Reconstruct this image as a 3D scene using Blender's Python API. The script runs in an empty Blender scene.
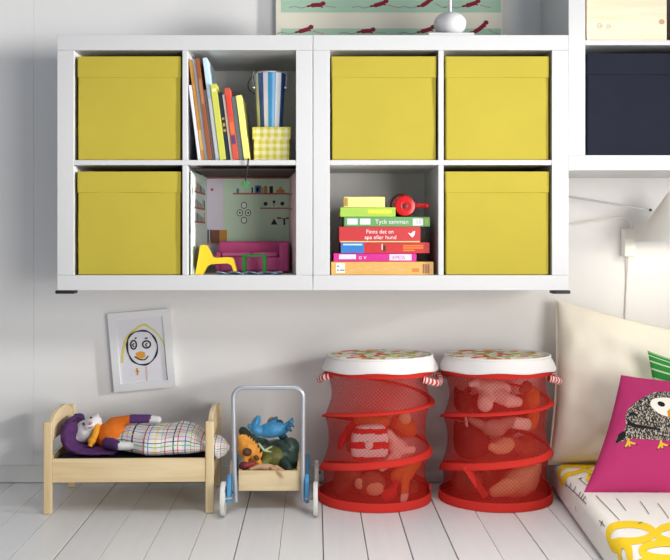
import bpy, bmesh, math, random
from mathutils import Vector, Matrix, Euler, noise
random.seed(7)
SC = bpy.context.scene
COL = SC.collection
PI = math.pi

# ------------------------------------------------------------------ camera
F = 1039.0            # focal length in pixels of a 670 px wide frame
VX, VY = 315.0, 240.0  # where the optical axis meets the frame
CY, CZ = -3.52, 0.82   # camera stands 3.52 m from the wall, 0.82 m high
cam = bpy.data.cameras.new('camera')
cam.sensor_width = 36.0
cam.lens = F / 670.0 * 36.0
cam.shift_x = (335.0 - VX) / 670.0
cam.shift_y = (VY - 280.0) / 670.0
cam_o = bpy.data.objects.new('camera', cam)
cam_o.location = (0, CY, CZ)
cam_o.rotation_euler = (PI / 2, 0, 0)
COL.objects.link(cam_o)
SC.camera = cam_o

def P(px, py, Y):
    d = Y - CY
    return Vector(((px - VX) / F * d, Y, CZ - (py - VY) / F * d))

def Pz(px, py, z):
    d = (CZ - z) * F / (py - VY)
    return Vector(((px - VX) / F * d, CY + d, z))

def proj(v):
    d = v.y - CY
    return (VX + v.x * F / d, VY + (CZ - v.z) * F / d)

# ------------------------------------------------------------------ materials
def lin(c):
    out = []
    for v in c:
        v = v / 255.0
        out.append(v / 12.92 if v <= 0.04045 else ((v + 0.055) / 1.055) ** 2.4)
    return (out[0], out[1], out[2], 1.0)

def new_mat(name):
    m = bpy.data.materials.new(name)
    m.use_nodes = True
    nt = m.node_tree
    return m, nt, nt.nodes['Principled BSDF']

def nd(nt, t, **kw):
    n = nt.nodes.new(t)
    for k, v in kw.items():
        setattr(n, k, v)
    return n

def math_n(nt, op, a, b=None):
    n = nd(nt, 'ShaderNodeMath', operation=op)
    for i, v in enumerate((a, b)):
        if v is None:
            continue
        if isinstance(v, (int, float)):
            n.inputs[i].default_value = v
        else:
            nt.links.new(v, n.inputs[i])
    return n.outputs[0]

def mixc(nt, fac, a, b):
    n = nd(nt, 'ShaderNodeMix', data_type='RGBA')
    if isinstance(fac, (int, float)):
        n.inputs[0].default_value = fac
    else:
        nt.links.new(fac, n.inputs[0])
    for i, v in ((6, a), (7, b)):
        if isinstance(v, tuple):
            n.inputs[i].default_value = v
        else:
            nt.links.new(v, n.inputs[i])
    return n.outputs[2]

def objco(nt):
    return nd(nt, 'ShaderNodeTexCoord').outputs['Object']

def add_bump(nt, b, scale, strength, dist=0.002, vec=None, detail=3):
    n = nd(nt, 'ShaderNodeTexNoise')
    n.inputs['Scale'].default_value = scale
    n.inputs['Detail'].default_value = detail
    nt.links.new(vec if vec is not None else objco(nt), n.inputs['Vector'])
    bp = nd(nt, 'ShaderNodeBump')
    bp.inputs['Strength'].default_value = strength
    bp.inputs['Distance'].default_value = dist
    nt.links.new(n.outputs['Fac'], bp.inputs['Height'])
    nt.links.new(bp.outputs[0], b.inputs['Normal'])

_cache = {}
def mat(name, rgb, rough=0.6, metal=0.0, var=0.0, vscale=8.0, bump=0.0, bscale=200.0, bdist=0.002, sheen=0.0, spec=0.5):
    if name in _cache:
        return _cache[name]
    m, nt, b = new_mat(name)
    b.inputs['Roughness'].default_value = rough
    b.inputs['Metallic'].default_value = metal
    b.inputs['Specular IOR Level'].default_value = spec
    c = lin(rgb)
    if var > 0:
        n = nd(nt, 'ShaderNodeTexNoise')
        n.inputs['Scale'].default_value = vscale
        n.inputs['Detail'].default_value = 4
        nt.links.new(objco(nt), n.inputs['Vector'])
        hi = tuple(min(1, x * (1 + var)) for x in c[:3]) + (1,)
        lo = tuple(x * (1 - var) for x in c[:3]) + (1,)
        nt.links.new(mixc(nt, n.outputs['Fac'], lo, hi), b.inputs['Base Color'])
    else:
        b.inputs['Base Color'].default_value = c
    if bump > 0:
        add_bump(nt, b, bscale, bump, bdist)
    if sheen > 0:
        b.inputs['Sheen Weight'].default_value = sheen
    _cache[name] = m
    return m

def cloth(name, rgb, var=0.06, bump=0.25, bscale=350, vscale=14):
    return mat(name, rgb, rough=0.9, var=var, vscale=vscale, bump=bump, bscale=bscale, bdist=0.001, spec=0.15)

def wood(name, light, dark, axis='X', scale=1.0, rough=0.55):
    if name in _cache:
        return _cache[name]
    m, nt, b = new_mat(name)
    mp = nd(nt, 'ShaderNodeMapping')
    s = {'X': (1.5, 18, 18), 'Y': (18, 1.5, 18), 'Z': (18, 18, 1.5)}[axis]
    mp.inputs['Scale'].default_value = tuple(v * scale for v in s)
    nt.links.new(objco(nt), mp.inputs['Vector'])
    n = nd(nt, 'ShaderNodeTexNoise')
    n.inputs['Scale'].default_value = 1.6
    n.inputs['Detail'].default_value = 6
    n.inputs['Distortion'].default_value = 0.6
    nt.links.new(mp.outputs[0], n.inputs['Vector'])
    r = nd(nt, 'ShaderNodeValToRGB')
    r.color_ramp.elements[0].position = 0.3
    r.color_ramp.elements[0].color = lin(dark)
    r.color_ramp.elements[1].position = 0.62
    r.color_ramp.elements[1].color = lin(light)
    nt.links.new(n.outputs['Fac'], r.inputs[0])
    nt.links.new(r.outputs[0], b.inputs['Base Color'])
    b.inputs['Roughness'].default_value = rough
    _cache[name] = m
    return m

def gingham(name, a, bcol, k):
    m, nt, b = new_mat(name)
    sp = nd(nt, 'ShaderNodeSeparateXYZ')
    nt.links.new(objco(nt), sp.inputs[0])
    xy = math_n(nt, 'ADD', sp.outputs[0], sp.outputs[1])
    f1 = math_n(nt, 'GREATER_THAN', math_n(nt, 'FRACT', math_n(nt, 'MULTIPLY', xy, k)), 0.5)
    f2 = math_n(nt, 'GREATER_THAN', math_n(nt, 'FRACT', math_n(nt, 'MULTIPLY', sp.outputs[2], k)), 0.5)
    f = math_n(nt, 'MULTIPLY', math_n(nt, 'ADD', f1, f2), 0.5)
    nt.links.new(mixc(nt, f, lin(a), lin(bcol)), b.inputs['Base Color'])
    b.inputs['Roughness'].default_value = 0.6
    return m

def uv_lines(name, base, fams, rough=0.9):
    """woven lines on a cloth's own UVs: (axis, freq, phase, width, colour)"""
    m, nt, b = new_mat(name)
    sp = nd(nt, 'ShaderNodeSeparateXYZ')
    nt.links.new(nd(nt, 'ShaderNodeTexCoord').outputs['UV'], sp.inputs[0])
    c = lin(base)
    for ax, fr, ph, w, colr in fams:
        t = math_n(nt, 'FRACT', math_n(nt, 'ADD', math_n(nt, 'MULTIPLY', sp.outputs[ax], fr), ph))
        c = mixc(nt, math_n(nt, 'LESS_THAN', t, w), c, lin(colr))
    nt.links.new(c, b.inputs['Base Color'])
    b.inputs['Roughness'].default_value = rough
    b.inputs['Specular IOR Level'].default_value = 0.15
    return m

def mesh_fabric(name, rgb, clear):
    m, nt, b = new_mat(name)
    b.inputs['Base Color'].default_value = lin(rgb)
    b.inputs['Roughness'].default_value = 0.7
    b.inputs['Specular IOR Level'].default_value = 0.2
    tr = nd(nt, 'ShaderNodeBsdfTransparent')
    mx = nd(nt, 'ShaderNodeMixShader')
    sp = nd(nt, 'ShaderNodeTexCoord')
    ck = nd(nt, 'ShaderNodeTexChecker')
    ck.inputs['Scale'].default_value = 1.0
    mp = nd(nt, 'ShaderNodeMapping')
    mp.inputs['Scale'].default_value = (150, 72, 1)
    nt.links.new(sp.outputs['UV'], mp.inputs['Vector'])
    nt.links.new(mp.outputs[0], ck.inputs['Vector'])
    fac = math_n(nt, 'ADD', math_n(nt, 'MULTIPLY', ck.outputs['Fac'], 0.16), clear - 0.08)
    nt.links.new(fac, mx.inputs[0])
    nt.links.new(b.outputs[0], mx.inputs[1])
    nt.links.new(tr.outputs[0], mx.inputs[2])
    nt.links.new(mx.outputs[0], nt.nodes['Material Output'].inputs['Surface'])
    return m

# ------------------------------------------------------------------ mesh building
class MB:
    def __init__(s):
        s.bm = bmesh.new()
        s.uv = s.bm.loops.layers.uv.new('UVMap')
        s.mats = []

    def mi(s, m):
        if m not in s.mats:
            s.mats.append(m)
        return s.mats.index(m)

    def merge(s, tmp, m, M=None):
        if M is not None:
            bmesh.ops.transform(tmp, matrix=M, verts=tmp.verts)
        if m is not None:
            i = s.mi(m)
            for f in tmp.faces:
                f.material_index = i
        me = bpy.data.meshes.new('tmp')
        tmp.to_mesh(me)
        tmp.free()
        s.bm.from_mesh(me)
        bpy.data.meshes.remove(me)
        return s

    def box(s, x0, x1, y0, y1, z0, z1, m, bev=0.0, seg=2, M=None):
        t = bmesh.new()
        bmesh.ops.create_cube(t, size=1)
        for v in t.verts:
            v.co = Vector((x0 + (v.co.x + .5) * (x1 - x0), y0 + (v.co.y + .5) * (y1 - y0), z0 + (v.co.z + .5) * (z1 - z0)))
        if bev > 0:
            bmesh.ops.bevel(t, geom=t.edges[:], offset=bev, segments=seg, profile=0.5, affect='EDGES')
        return s.merge(t, m, M)

    def prism(s, pts, a0, a1, m, axis='Y', bev=0.0, seg=2, M=None):
        """polygon extruded along an axis; pts are (x,z) for Y, (y,z) for X, (x,y) for Z"""
        t = bmesh.new()
        def mk(p, a):
            if axis == 'Y':
                return (p[0], a, p[1])
            if axis == 'X':
                return (a, p[0], p[1])
            return (p[0], p[1], a)
        v0 = [t.verts.new(mk(p, a0)) for p in pts]
        v1 = [t.verts.new(mk(p, a1)) for p in pts]
        n = len(pts)
        t.faces.new(v0)
        t.faces.new(v1[::-1])
        for i in range(n):
            j = (i + 1) % n
            t.faces.new((v0[j], v0[i], v1[i], v1[j]))
        bmesh.ops.recalc_face_normals(t, faces=t.faces)
        if bev > 0:
            bmesh.ops.bevel(t, geom=t.edges[:], offset=bev, segments=seg, profile=0.5, affect='EDGES', clamp_overlap=True)
        return s.merge(t, m, M)

    def ell(s, c, r, m, rot=None, sub=3, M=None):
        t = bmesh.new()
        bmesh.ops.create_icosphere(t, subdivisions=sub, radius=1)
        A = Matrix.Translation(Vector(c))
        if rot is not None:
            A = A @ Euler(rot).to_matrix().to_4x4()
        if isinstance(r, (int, float)):
            r = (r, r, r)
        A = A @ Matrix.Diagonal((r[0], r[1], r[2], 1))
        bmesh.ops.transform(t, matrix=A, verts=t.verts)
        return s.merge(t, m, M)

    def lathe(s, prof, c, m, n=40, M=None, mfun=None):
        t = bmesh.new()
        rings = []
        for (r, z) in prof:
            if r < 1e-6:
                rings.append([t.verts.new((c[0], c[1], c[2] + z))])
            else:
                rings.append([t.verts.new((c[0] + r * math.cos(2 * PI * k / n), c[1] + r * math.sin(2 * PI * k / n), c[2] + z)) for k in range(n)])
        for a, b in zip(rings, rings[1:]):
            for k in range(n):
                j = (k + 1) % n
                if len(a) == 1 and len(b) == 1:
                    continue
                if len(a) == 1:
                    f = t.faces.new((a[0], b[j], b[k]))
                elif len(b) == 1:
                    f = t.faces.new((a[k], a[j], b[0]))
                else:
                    f = t.faces.new((a[k], a[j], b[j], b[k]))
                if mfun:
                    f.material_index = s.mi(mfun(k))
        bmesh.ops.recalc_face_normals(t, faces=t.faces)
        return s.merge(t, None if mfun else m, M)

    def tube(s, pts, r, m, n=10, closed=False, M=None, flat=1.0, mfun=None):
        pts = [Vector(p) for p in pts]
        N = len(pts)
        t = bmesh.new()
        rings = []
        up = None
        for i, p in enumerate(pts):
            a = pts[(i - 1) % N] if (closed or i > 0) else p
            b = pts[(i + 1) % N] if (closed or i < N - 1) else p
            d = (b - a).normalized()
            if up is None:
                up = Vector((0, 0, 1)) if abs(d.z) < 0.9 else Vector((0, 1, 0))
            x = d.cross(up)
            if x.length < 1e-6:
                x = d.orthogonal()
            x.normalize()
            y = x.cross(d).normalized()
            up = y
            rr = r[i] if isinstance(r, (list, tuple)) else r
            rings.append([t.verts.new(p + x * (rr * flat * math.cos(2 * PI * k / n)) + y * (rr * math.sin(2 * PI * k / n))) for k in range(n)])
        segs = list(zip(rings, rings[1:]))
        if closed:
            segs.append((rings[-1], rings[0]))
        for q, (a, b) in enumerate(segs):
            for k in range(n):
                j = (k + 1) % n
                f = t.faces.new((a[k], b[k], b[j], a[j]))
                if mfun:
                    f.material_index = s.mi(mfun(q))
        if not closed:
            for rg in (rings[0], rings[-1]):
                f = t.faces.new(rg)
                if mfun:
                    f.material_index = s.mi(mfun(0))
        bmesh.ops.recalc_face_normals(t, faces=t.faces)
        return s.merge(t, None if mfun else m, M)

    def grid(s, fn, nu, nv, m, wrap=False, flip=False):
        t = bmesh.new()
        uvl = t.loops.layers.uv.new('UVMap')
        vs = [[t.verts.new(fn(i / nu, j / nv)) for j in range(nv + 1)] for i in range(nu if wrap else nu + 1)]
        for i in range(nu):
            for j in range(nv):
                i2 = (i + 1) % nu if wrap else i + 1
                q = [(vs[i][j], i, j), (vs[i2][j], i + 1, j), (vs[i2][j + 1], i + 1, j + 1), (vs[i][j + 1], i, j + 1)]
                if flip:
                    q = q[::-1]
                try:
                    f = t.faces.new([a[0] for a in q])
                except ValueError:
                    continue
                for lp, a in zip(f.loops, q):
                    lp[uvl].uv = (a[1] / nu, a[2] / nv)
        return s.merge(t, m)

    def fan(s, fn, outline, m, rings=5, eps=0.0006):
        """print of any star-shaped outline laid on a surface fn(u,v,lift)"""
        cu = sum(p[0] for p in outline) / len(outline)
        cv = sum(p[1] for p in outline) / len(outline)
        t = bmesh.new()
        c = t.verts.new(fn(cu, cv, eps))
        prev = None
        n = len(outline)
        for k in range(1, rings + 1):
            q = k / rings
            rg = [t.verts.new(fn(cu + (p[0] - cu) * q, cv + (p[1] - cv) * q, eps)) for p in outline]
            for i in range(n):
                j = (i + 1) % n
                if prev is None:
                    t.faces.new((c, rg[i], rg[j]))
                else:
                    t.faces.new((prev[i], rg[i], rg[j], prev[j]))
            prev = rg
        return s.merge(t, m)

    def stroke(s, fn, pts, w, m, eps=0.0008, closed=False, cols=1):
        """brush line on a surface; w in the surface's own units (or a pair for u and v)"""
        t = bmesh.new()
        L = []
        N = len(pts)
        for i, p in enumerate(pts):
            a = pts[(i - 1) % N] if (closed or i > 0) else p
            b = pts[(i + 1) % N] if (closed or i < N - 1) else p
            dx, dy = b[0] - a[0], b[1] - a[1]
            l = math.hypot(dx, dy) or 1
            ww = w[i] if isinstance(w, (list, tuple)) else w
            nx, ny = -dy / l * ww / 2, dx / l * ww / 2
            L.append([t.verts.new(fn(p[0] + nx * q, p[1] + ny * q, eps)) for q in [1 - 2 * c / cols for c in range(cols + 1)]])
        sg = list(zip(L, L[1:]))
        if closed:
            sg.append((L[-1], L[0]))
        for a, b in sg:
            for c in range(cols):
                t.faces.new((a[c], b[c], b[c + 1], a[c + 1]))
        return s.merge(t, m)

    def text(s, string, fn, size, m, eps=0.0007):
        """flat lettering on the surface fn(u,v,lift), starting at (0,0)"""
        cu = bpy.data.curves.new('t', 'FONT')
        cu.body = string
        cu.size = size
        o = bpy.data.objects.new('t', cu)
        COL.objects.link(o)
        dg = bpy.context.evaluated_depsgraph_get()
        me = bpy.data.meshes.new_from_object(o.evaluated_get(dg))
        t = bmesh.new()
        t.from_mesh(me)
        for v in t.verts:
            v.co = fn(v.co.x, v.co.y, eps)
        bpy.data.objects.remove(o)
        bpy.data.curves.remove(cu)
        bpy.data.meshes.remove(me)
        return s.merge(t, m)

    def build(s, name, parent=None, loc=None, smooth=True, angle=40):
        org = Vector((0, 0, 0))
        if parent is not None:
            q = parent
            while q is not None:
                org += q.location
                q = q.parent
        elif loc is not None:
            org = Vector(loc)
        for v in s.bm.verts:
            v.co -= org
        me = bpy.data.meshes.new(name)
        s.bm.to_mesh(me)
        s.bm.free()
        for m in s.mats:
            me.materials.append(m)
        if smooth:
            for p in me.polygons:
                p.use_smooth = True
            me.set_sharp_from_angle(angle=math.radians(angle))
        o = bpy.data.objects.new(name, me)
        COL.objects.link(o)
        if smooth and angle == 40:
            wn = o.modifiers.new('weighted_normals', 'WEIGHTED_NORMAL')
            wn.keep_sharp = True
        if parent is not None:
            o.parent = parent
        elif loc is not None:
            o.location = org
        return o

def tag(o, label, cat, group=None, kind=None):
    o['label'] = label
    o['category'] = cat
    if group:
        o['group'] = group
    if kind:
        o['kind'] = kind
    return o

def thing(name, label, cat, loc, group=None):
    o = bpy.data.objects.new(name, None)
    o.empty_display_size = 0.05
    COL.objects.link(o)
    o.location = loc
    return tag(o, label, cat, group)

def struct(o):
    o['kind'] = 'structure'
    return o

def dup(root, delta, label):
    r = root.copy()
    COL.objects.link(r)
    r.location = root.location + Vector(delta)
    r['label'] = label
    for ch in list(root.children):
        c = ch.copy()
        COL.objects.link(c)
        c.parent = r
        for g in list(ch.children):
            d = g.copy()
            COL.objects.link(d)
            d.parent = c
    return r

def blob(elems, voxel, paint=None, smooth_it=4):
    """one continuous soft body from ellipsoids (c, r, rot) and limbs (p0, p1, r0, r1); each has a material last"""
    mb = MB()
    keys = []
    for e in elems:
        if e[0] == 'e':
            mb.ell(e[1], e[2], None, rot=e[3], sub=2)
            keys.append((Vector(e[1]), e[2] if not isinstance(e[2], (int, float)) else (e[2],) * 3, e[3], e[4]))
        else:
            p0, p1 = Vector(e[1]), Vector(e[2])
            n = max(4, int((p1 - p0).length / max(0.3 * min(e[3], e[4]), 0.002)))
            n = min(n, 24)
            for k in range(n + 1):
                q = k / n
                r = e[3] + (e[4] - e[3]) * q
                c = p0.lerp(p1, q)
                mb.ell(c, r, None, sub=1 if r < .004 else 2)
                keys.append((c, (r, r, r), None, e[5]))
    me = bpy.data.meshes.new('b')
    mb.bm.to_mesh(me)
    mb.bm.free()
    o = bpy.data.objects.new('b', me)
    COL.objects.link(o)
    rm = o.modifiers.new('r', 'REMESH')
    rm.mode = 'VOXEL'
    rm.voxel_size = voxel
    sm = o.modifiers.new('s', 'SMOOTH')
    sm.iterations = smooth_it
    sm.factor = 0.5
    dg = bpy.context.evaluated_depsgraph_get()
    res = bpy.data.meshes.new_from_object(o.evaluated_get(dg))
    bpy.data.objects.remove(o)
    bpy.data.meshes.remove(me)
    out = MB()
    t = bmesh.new()
    t.from_mesh(res)
    bpy.data.meshes.remove(res)
    for f in t.faces:
        c = f.calc_center_median()
        m = paint(c) if paint else None
        if m is None:
            best = 1e9
            for (kc, kr, rot, km) in keys:
                d = c - kc
                if rot is not None:
                    d = Euler(rot).to_matrix().inverted() @ d
                q = math.sqrt((d.x / kr[0]) ** 2 + (d.y / kr[1]) ** 2 + (d.z / kr[2]) ** 2)
                if q < best:
                    best, m = q, km
        f.material_index = out.mi(m)
    out.merge(t, None)
    return out

def cat_curve(pts, n=8, closed=False):
    pts = [Vector(p) for p in pts]
    N = len(pts)
    out = []
    rng = range(N) if closed else range(N - 1)
    for i in rng:
        if closed:
            p0, p1, p2, p3 = pts[(i - 1) % N], pts[i], pts[(i + 1) % N], pts[(i + 2) % N]
        else:
            p0, p1, p2, p3 = pts[max(i - 1, 0)], pts[i], pts[i + 1], pts[min(i + 2, N - 1)]
        for k in range(n):
            t = k / n
            out.append(0.5 * ((2 * p1) + (-p0 + p2) * t + (2 * p0 - 5 * p1 + 4 * p2 - p3) * t * t + (-p0 + 3 * p1 - 3 * p2 + p3) * t ** 3))
    if not closed:
        out.append(pts[-1])
    return out

def curve2(pts, n=6, closed=False):
    return [(v.x, v.y) for v in cat_curve([(p[0], p[1], 0) for p in pts], n, closed)]

# ------------------------------------------------------------------ palette
WALL = mat('wall_paint', (239, 237, 235), 0.75, var=0.015, vscale=3, bump=0.06, bscale=90, spec=0.25)
TRIM = mat('trim_paint', (226, 226, 222), 0.5)
WHITE = mat('white_lacquer', (208, 208, 209), 0.42, spec=0.4)
BLACK = mat('black_plastic', (22, 22, 24), 0.5)
YEL = cloth('yellow_box_fabric', (184, 168, 64), var=0.04, bump=0.3, bscale=500)
NAVY = cloth('navy_box_fabric', (33, 36, 48), var=0.1)
PINE = wood('pale_pine', (236, 214, 172), (214, 184, 136), 'X')
PINEZ = wood('pale_pine_upright', (236, 214, 172), (214, 184, 136), 'Z')
PINEY = wood('pale_pine_deep', (236, 214, 172), (214, 184, 136), 'Y')
CRATE = wood('crate_pine', (240, 224, 196), (226, 200, 160), 'X', 0.7)
STEEL = mat('grey_steel', (178, 182, 188), 0.3, metal=0.7)
CHROME = mat('chrome', (225, 228, 232), 0.15, metal=1.0)
REDFAB = cloth('red_band_fabric', (212, 54, 46), var=0.05)
REDMESH = mesh_fabric('red_net', (200, 44, 34), 0.55)

# ------------------------------------------------------------------ the setting
def floor():
    mb = MB()
    planks = []
    for nm, c in (('a', (226, 226, 227)), ('b', (229, 228, 228)), ('c', (223, 223, 225)), ('d', (227, 226, 225))):
        m, nt, b = new_mat('floor_paint_' + nm)
        mp = nd(nt, 'ShaderNodeMapping')
        mp.inputs['Scale'].default_value = (30, 1.2, 1)
        nt.links.new(objco(nt), mp.inputs['Vector'])
        n = nd(nt, 'ShaderNodeTexNoise')
        n.inputs['Scale'].default_value = 1.5
        n.inputs['Detail'].default_value = 6
        nt.links.new(mp.outputs[0], n.inputs['Vector'])
        l = lin(c)
        nt.links.new(mixc(nt, n.outputs['Fac'], tuple(v * .94 for v in l[:3]) + (1,), tuple(min(1, v * 1.05) for v in l[:3]) + (1,)), b.inputs['Base Color'])
        b.inputs['Roughness'].default_value = 0.36
        b.inputs['Specular IOR Level'].default_value = 0.45
        bp = nd(nt, 'ShaderNodeBump')
        bp.inputs['Strength'].default_value = 0.12
        bp.inputs['Distance'].default_value = 0.002
        nt.links.new(n.outputs['Fac'], bp.inputs['Height'])
        nt.links.new(bp.outputs[0], b.inputs['Normal'])
        planks.append(m)
    gapm = mat('floor_gap', (120, 112, 106), 0.9)
    gaps = {-8: .001, -7: .0012, -6: .0034, -5: .001, -4: .0012, -3: .0011, -2: .0028, -1: .001, 0: .003, 1: .0026, 2: .003, 3: .0034, 4: .0016, 5: .0026, 6: .0016}
    for k in range(-24, 27):
        x0 = 0.0218 + 0.1155 * k + gaps.get(k, 0.0016) / 2
        x1 = 0.0218 + 0.1155 * (k + 1) - gaps.get(k + 1, 0.0016) / 2
        dz = random.uniform(-.0006, .0004)
        mb.box(x0, x1, -4.6, -0.001, -0.022, dz, planks[k % 4] if k % 3 else planks[(k * 7) % 4], 0.0012, 1)
    mb.box(-2.8, 3.1, -4.6, 0, -0.05, -0.012, gapm)
    return struct(mb.build('floor', loc=(0, 0, 0), smooth=False))
floor()

mb = MB()
seam = -0.953
for a, b in ((-2.8, seam - .0003), (seam + .0003, 3.1)):
    mb.box(a, b, 0, 0.08, -0.05, 2.7, WALL, 0.0004, 1)
struct(mb.build('wall_back', loc=(0, 0, 0), smooth=False))
mb = MB()
mb.box(-2.8, 3.1, -0.014, 0, 0.001, 0.058, TRIM, 0.003, 2)
struct(mb.build('baseboard_back', loc=(0, 0, 0)))

# ------------------------------------------------------------------ wall cube shelves
S0 = 332.0   # px per metre on the shelf fronts
YF = CY + F / S0
def fx(px): return (px - VX) / S0
def fz(py): return CZ - (py - VY) / S0

def shelf_unit(label):
    x0, x1, z0, z1 = fx(57.2), fx(312.6), fz(290.3), fz(35)
    t = thing('cube_shelf', label, 'shelf', ((x0 + x1) / 2, 0, z0), 'white cube shelves on the wall')
    th = 0.0502
    W = z0 + .0455, z1 - .0455
    def bx(name, *a):
        return MB().box(*a, WHITE, 0.0012, 2).build(name, t)
    bx('top_panel', x0, x1, YF, -.001, W[1], z1)
    bx('bottom_panel', x0, x1, YF, -.001, z0, W[0])
    bx('side_panel', x0, x0 + th, YF, -.001, W[0] + .0003, W[1] - .0003)
    bx('side_panel', x1 - th, x1, YF, -.001, W[0] + .0003, W[1] - .0003)
    zm = fz(162.5)
    bx('shelf_board', x0 + th + .0002, x1 - th - .0002, YF + .001, -.002, zm - .0075, zm + .0075)
    xm = fx(185)
    bx('divider', xm - .008, xm + .008, YF + .001, -.002, zm + .0077, W[1] - .0003)
    bx('divider', xm - .008, xm + .008, YF + .001, -.002, W[0] + .0003, zm - .0077)
    return t, x0, x1, z0
u1, ux0, ux1, uz0 = shelf_unit('white two by two cube shelf at left, with books and a toy room inside')
u2 = dup(u1, (fx(313.2) - fx(57.2), 0, 0), 'white two by two cube shelf in the middle, holding the stacked game boxes')
u3 = dup(u1, (fx(568.6) - fx(57.2), 0, fz(170.3) - fz(290.3)), 'higher white cube shelf at right, holding the wooden crate and navy box')
# black corner pads under the two lower units
def pad(parent, xa, xb):
    mb = MB()
    mb.box(xa, xb, YF + .004, YF + .05, uz0 - .011, uz0 - .0005, BLACK, 0.003, 2)
    mb.box(xa + .006, xb - .012, YF + .0, YF + .006, uz0 - .009, uz0 - .002, BLACK, 0.002, 2)
    o = mb.build('corner_pad', parent)
    o['label'] = 'black corner pad'
pad(u1, fx(54.6), fx(74))
pad(u2, fx(553), fx(571))

# cell floors: upper z, lower z
ZU, ZL = fz(162.5) + .0075, fz(290.3) + .0455
def storage_box(px0, px1, zb, h, label, m, group, y0=YF + .006):
    x0, x1 = fx(px0), fx(px1)
    t = thing('storage_box', label, 'box', ((x0 + x1) / 2, y0 + .17, zb), group)
    mb = MB()
    nz = 14
    def shell(xa, xb, ya, yb, za, zb_, sag, seed):
        # softly sagging fabric panels
        tt = bmesh.new()
        bmesh.ops.create_cube(tt, size=1)
        bmesh.ops.bevel(tt, geom=tt.edges[:], offset=0.012, segments=2, profile=0.5, affect='EDGES')
        bmesh.ops.subdivide_edges(tt, edges=tt.edges[:], cuts=5, use_grid_fill=True)
        for v in tt.verts:
            p = v.co.copy()
            q = Vector((xa + (p.x + .5) * (xb - xa), ya + (p.y + .5) * (yb - ya), za + (p.z + .5) * (zb_ - za)))
            n = noise.noise(Vector((q.x * 9 + seed, q.y * 9, q.z * 9)))
            if abs(p.y) > .45:
                q.y += sag * n * .7
            if abs(p.x) > .45:
                q.x += sag * .25 * n - math.copysign(abs(sag) * .2, p.x)
            v.co = q
        return tt
    sd = px0 * .37 + zb * 5
    mb.merge(shell(x0 + .0015, x1 - .0015, y0 + .002, y0 + .35, zb + .0008, zb + h - .012, .004, sd), m)
    mb.build('box_body', t)
    lid = MB()
    lid.merge(shell(x0, x1, y0, y0 + .353, zb + h - .064, zb + h, .0025, sd + 9), m)
    lid.build('lid', t)
    return t
H_U, H_L = .3135, .313
storage_box(76.5, 180.6, ZU, H_U, 'yellow fabric box in the top left cube of the left shelf', YEL, 'yellow storage boxes')
storage_box(76.5, 180.6, ZL, H_L, 'yellow fabric box in the bottom left cube of the left shelf', YEL, 'yellow storage boxes')
storage_box(331.3, 437, ZU, H_U, 'yellow fabric box above the stack of games', YEL, 'yellow storage boxes')
storage_box(445.5, 550, ZU, H_U, 'yellow fabric box in the top right cube of the middle shelf', YEL, 'yellow storage boxes')
storage_box(445.5, 550, ZL, H_L, 'yellow fabric box to the right of the stack of games', YEL, 'yellow storage boxes')
Z3 = ZL + fz(170.3) - fz(290.3)
storage_box(587, 691.5, Z3, .308, 'dark navy fabric box in the right shelf under the wooden crate', NAVY, None)

# wooden crate
def crate():
    z0 = ZU + fz(170.3) - fz(290.3)
    x0, x1, y0, y1, h = fx(587.5), fx(668.5), YF + .012, -.06, .2
    t = thing('wooden_crate', 'pale pine crate with a faint stamp standing on the navy box shelf', 'crate', ((x0 + x1) / 2, (y0 + y1) / 2, z0))
    dk = wood('crate_edge', (176, 128, 100), (140, 92, 70), 'Z')
    ff = MB().box(x0 + .0012, x1 - .0012, y0, y0 + .012, z0 + .002, z0 + h, CRATE, .0015, 1)
    stamp = mat('stamp_ink', (190, 170, 140), .8)
    k1 = mat('knot', (196, 158, 120), .7)
    def fn(u, v, e): return Vector((u, y0 - e, v))
    for (a, b, c, d) in ((600.5, 25, 4.2, 2.6), (609.5, 25.5, 3.4, 2.2)):
        ring = [(fx(a + c * .5 * math.cos(q * PI / 8)), fz(b + d * math.sin(q * PI / 8))) for q in range(16)]
        ff.stroke(fn, ring, .0016, stamp, closed=True)
        ff.stroke(fn, [(fx(a - 1), fz(b)), (fx(a + 4), fz(b))], .0016, stamp)
    ff.fan(fn, [(fx(663 + 3 * math.cos(q * PI / 8)), fz(21 + 2.6 * math.sin(q * PI / 8))) for q in range(16)], k1, 2)
    ff.build('front_board', t)
    MB().box(x0 + .0012, x1 - .0012, y1 - .012, y1, z0 + .002, z0 + h, CRATE, .0015, 1).build('back_board', t)
    for xa, xb in ((x0 - .0, x0 + .001), (x1 - .001, x1)):
        pass
    MB().box(x0 + .001, x0 + .012, y0 + .0123, y1 - .0123, z0 + .002, z0 + h, CRATE, .001, 1).build('side_board', t)
    MB().box(x1 - .012, x1 + .003, y0 + .0123, y1 - .0123, z0 + .002, z0 + h, dk, .001, 1).build('side_board', t)
    MB().box(x0 + .0125, x1 - .0125, y0 + .0125, y1 - .0125, z0 + .001, z0 + .01, CRATE).build('bottom_board', t)
crate()

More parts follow.
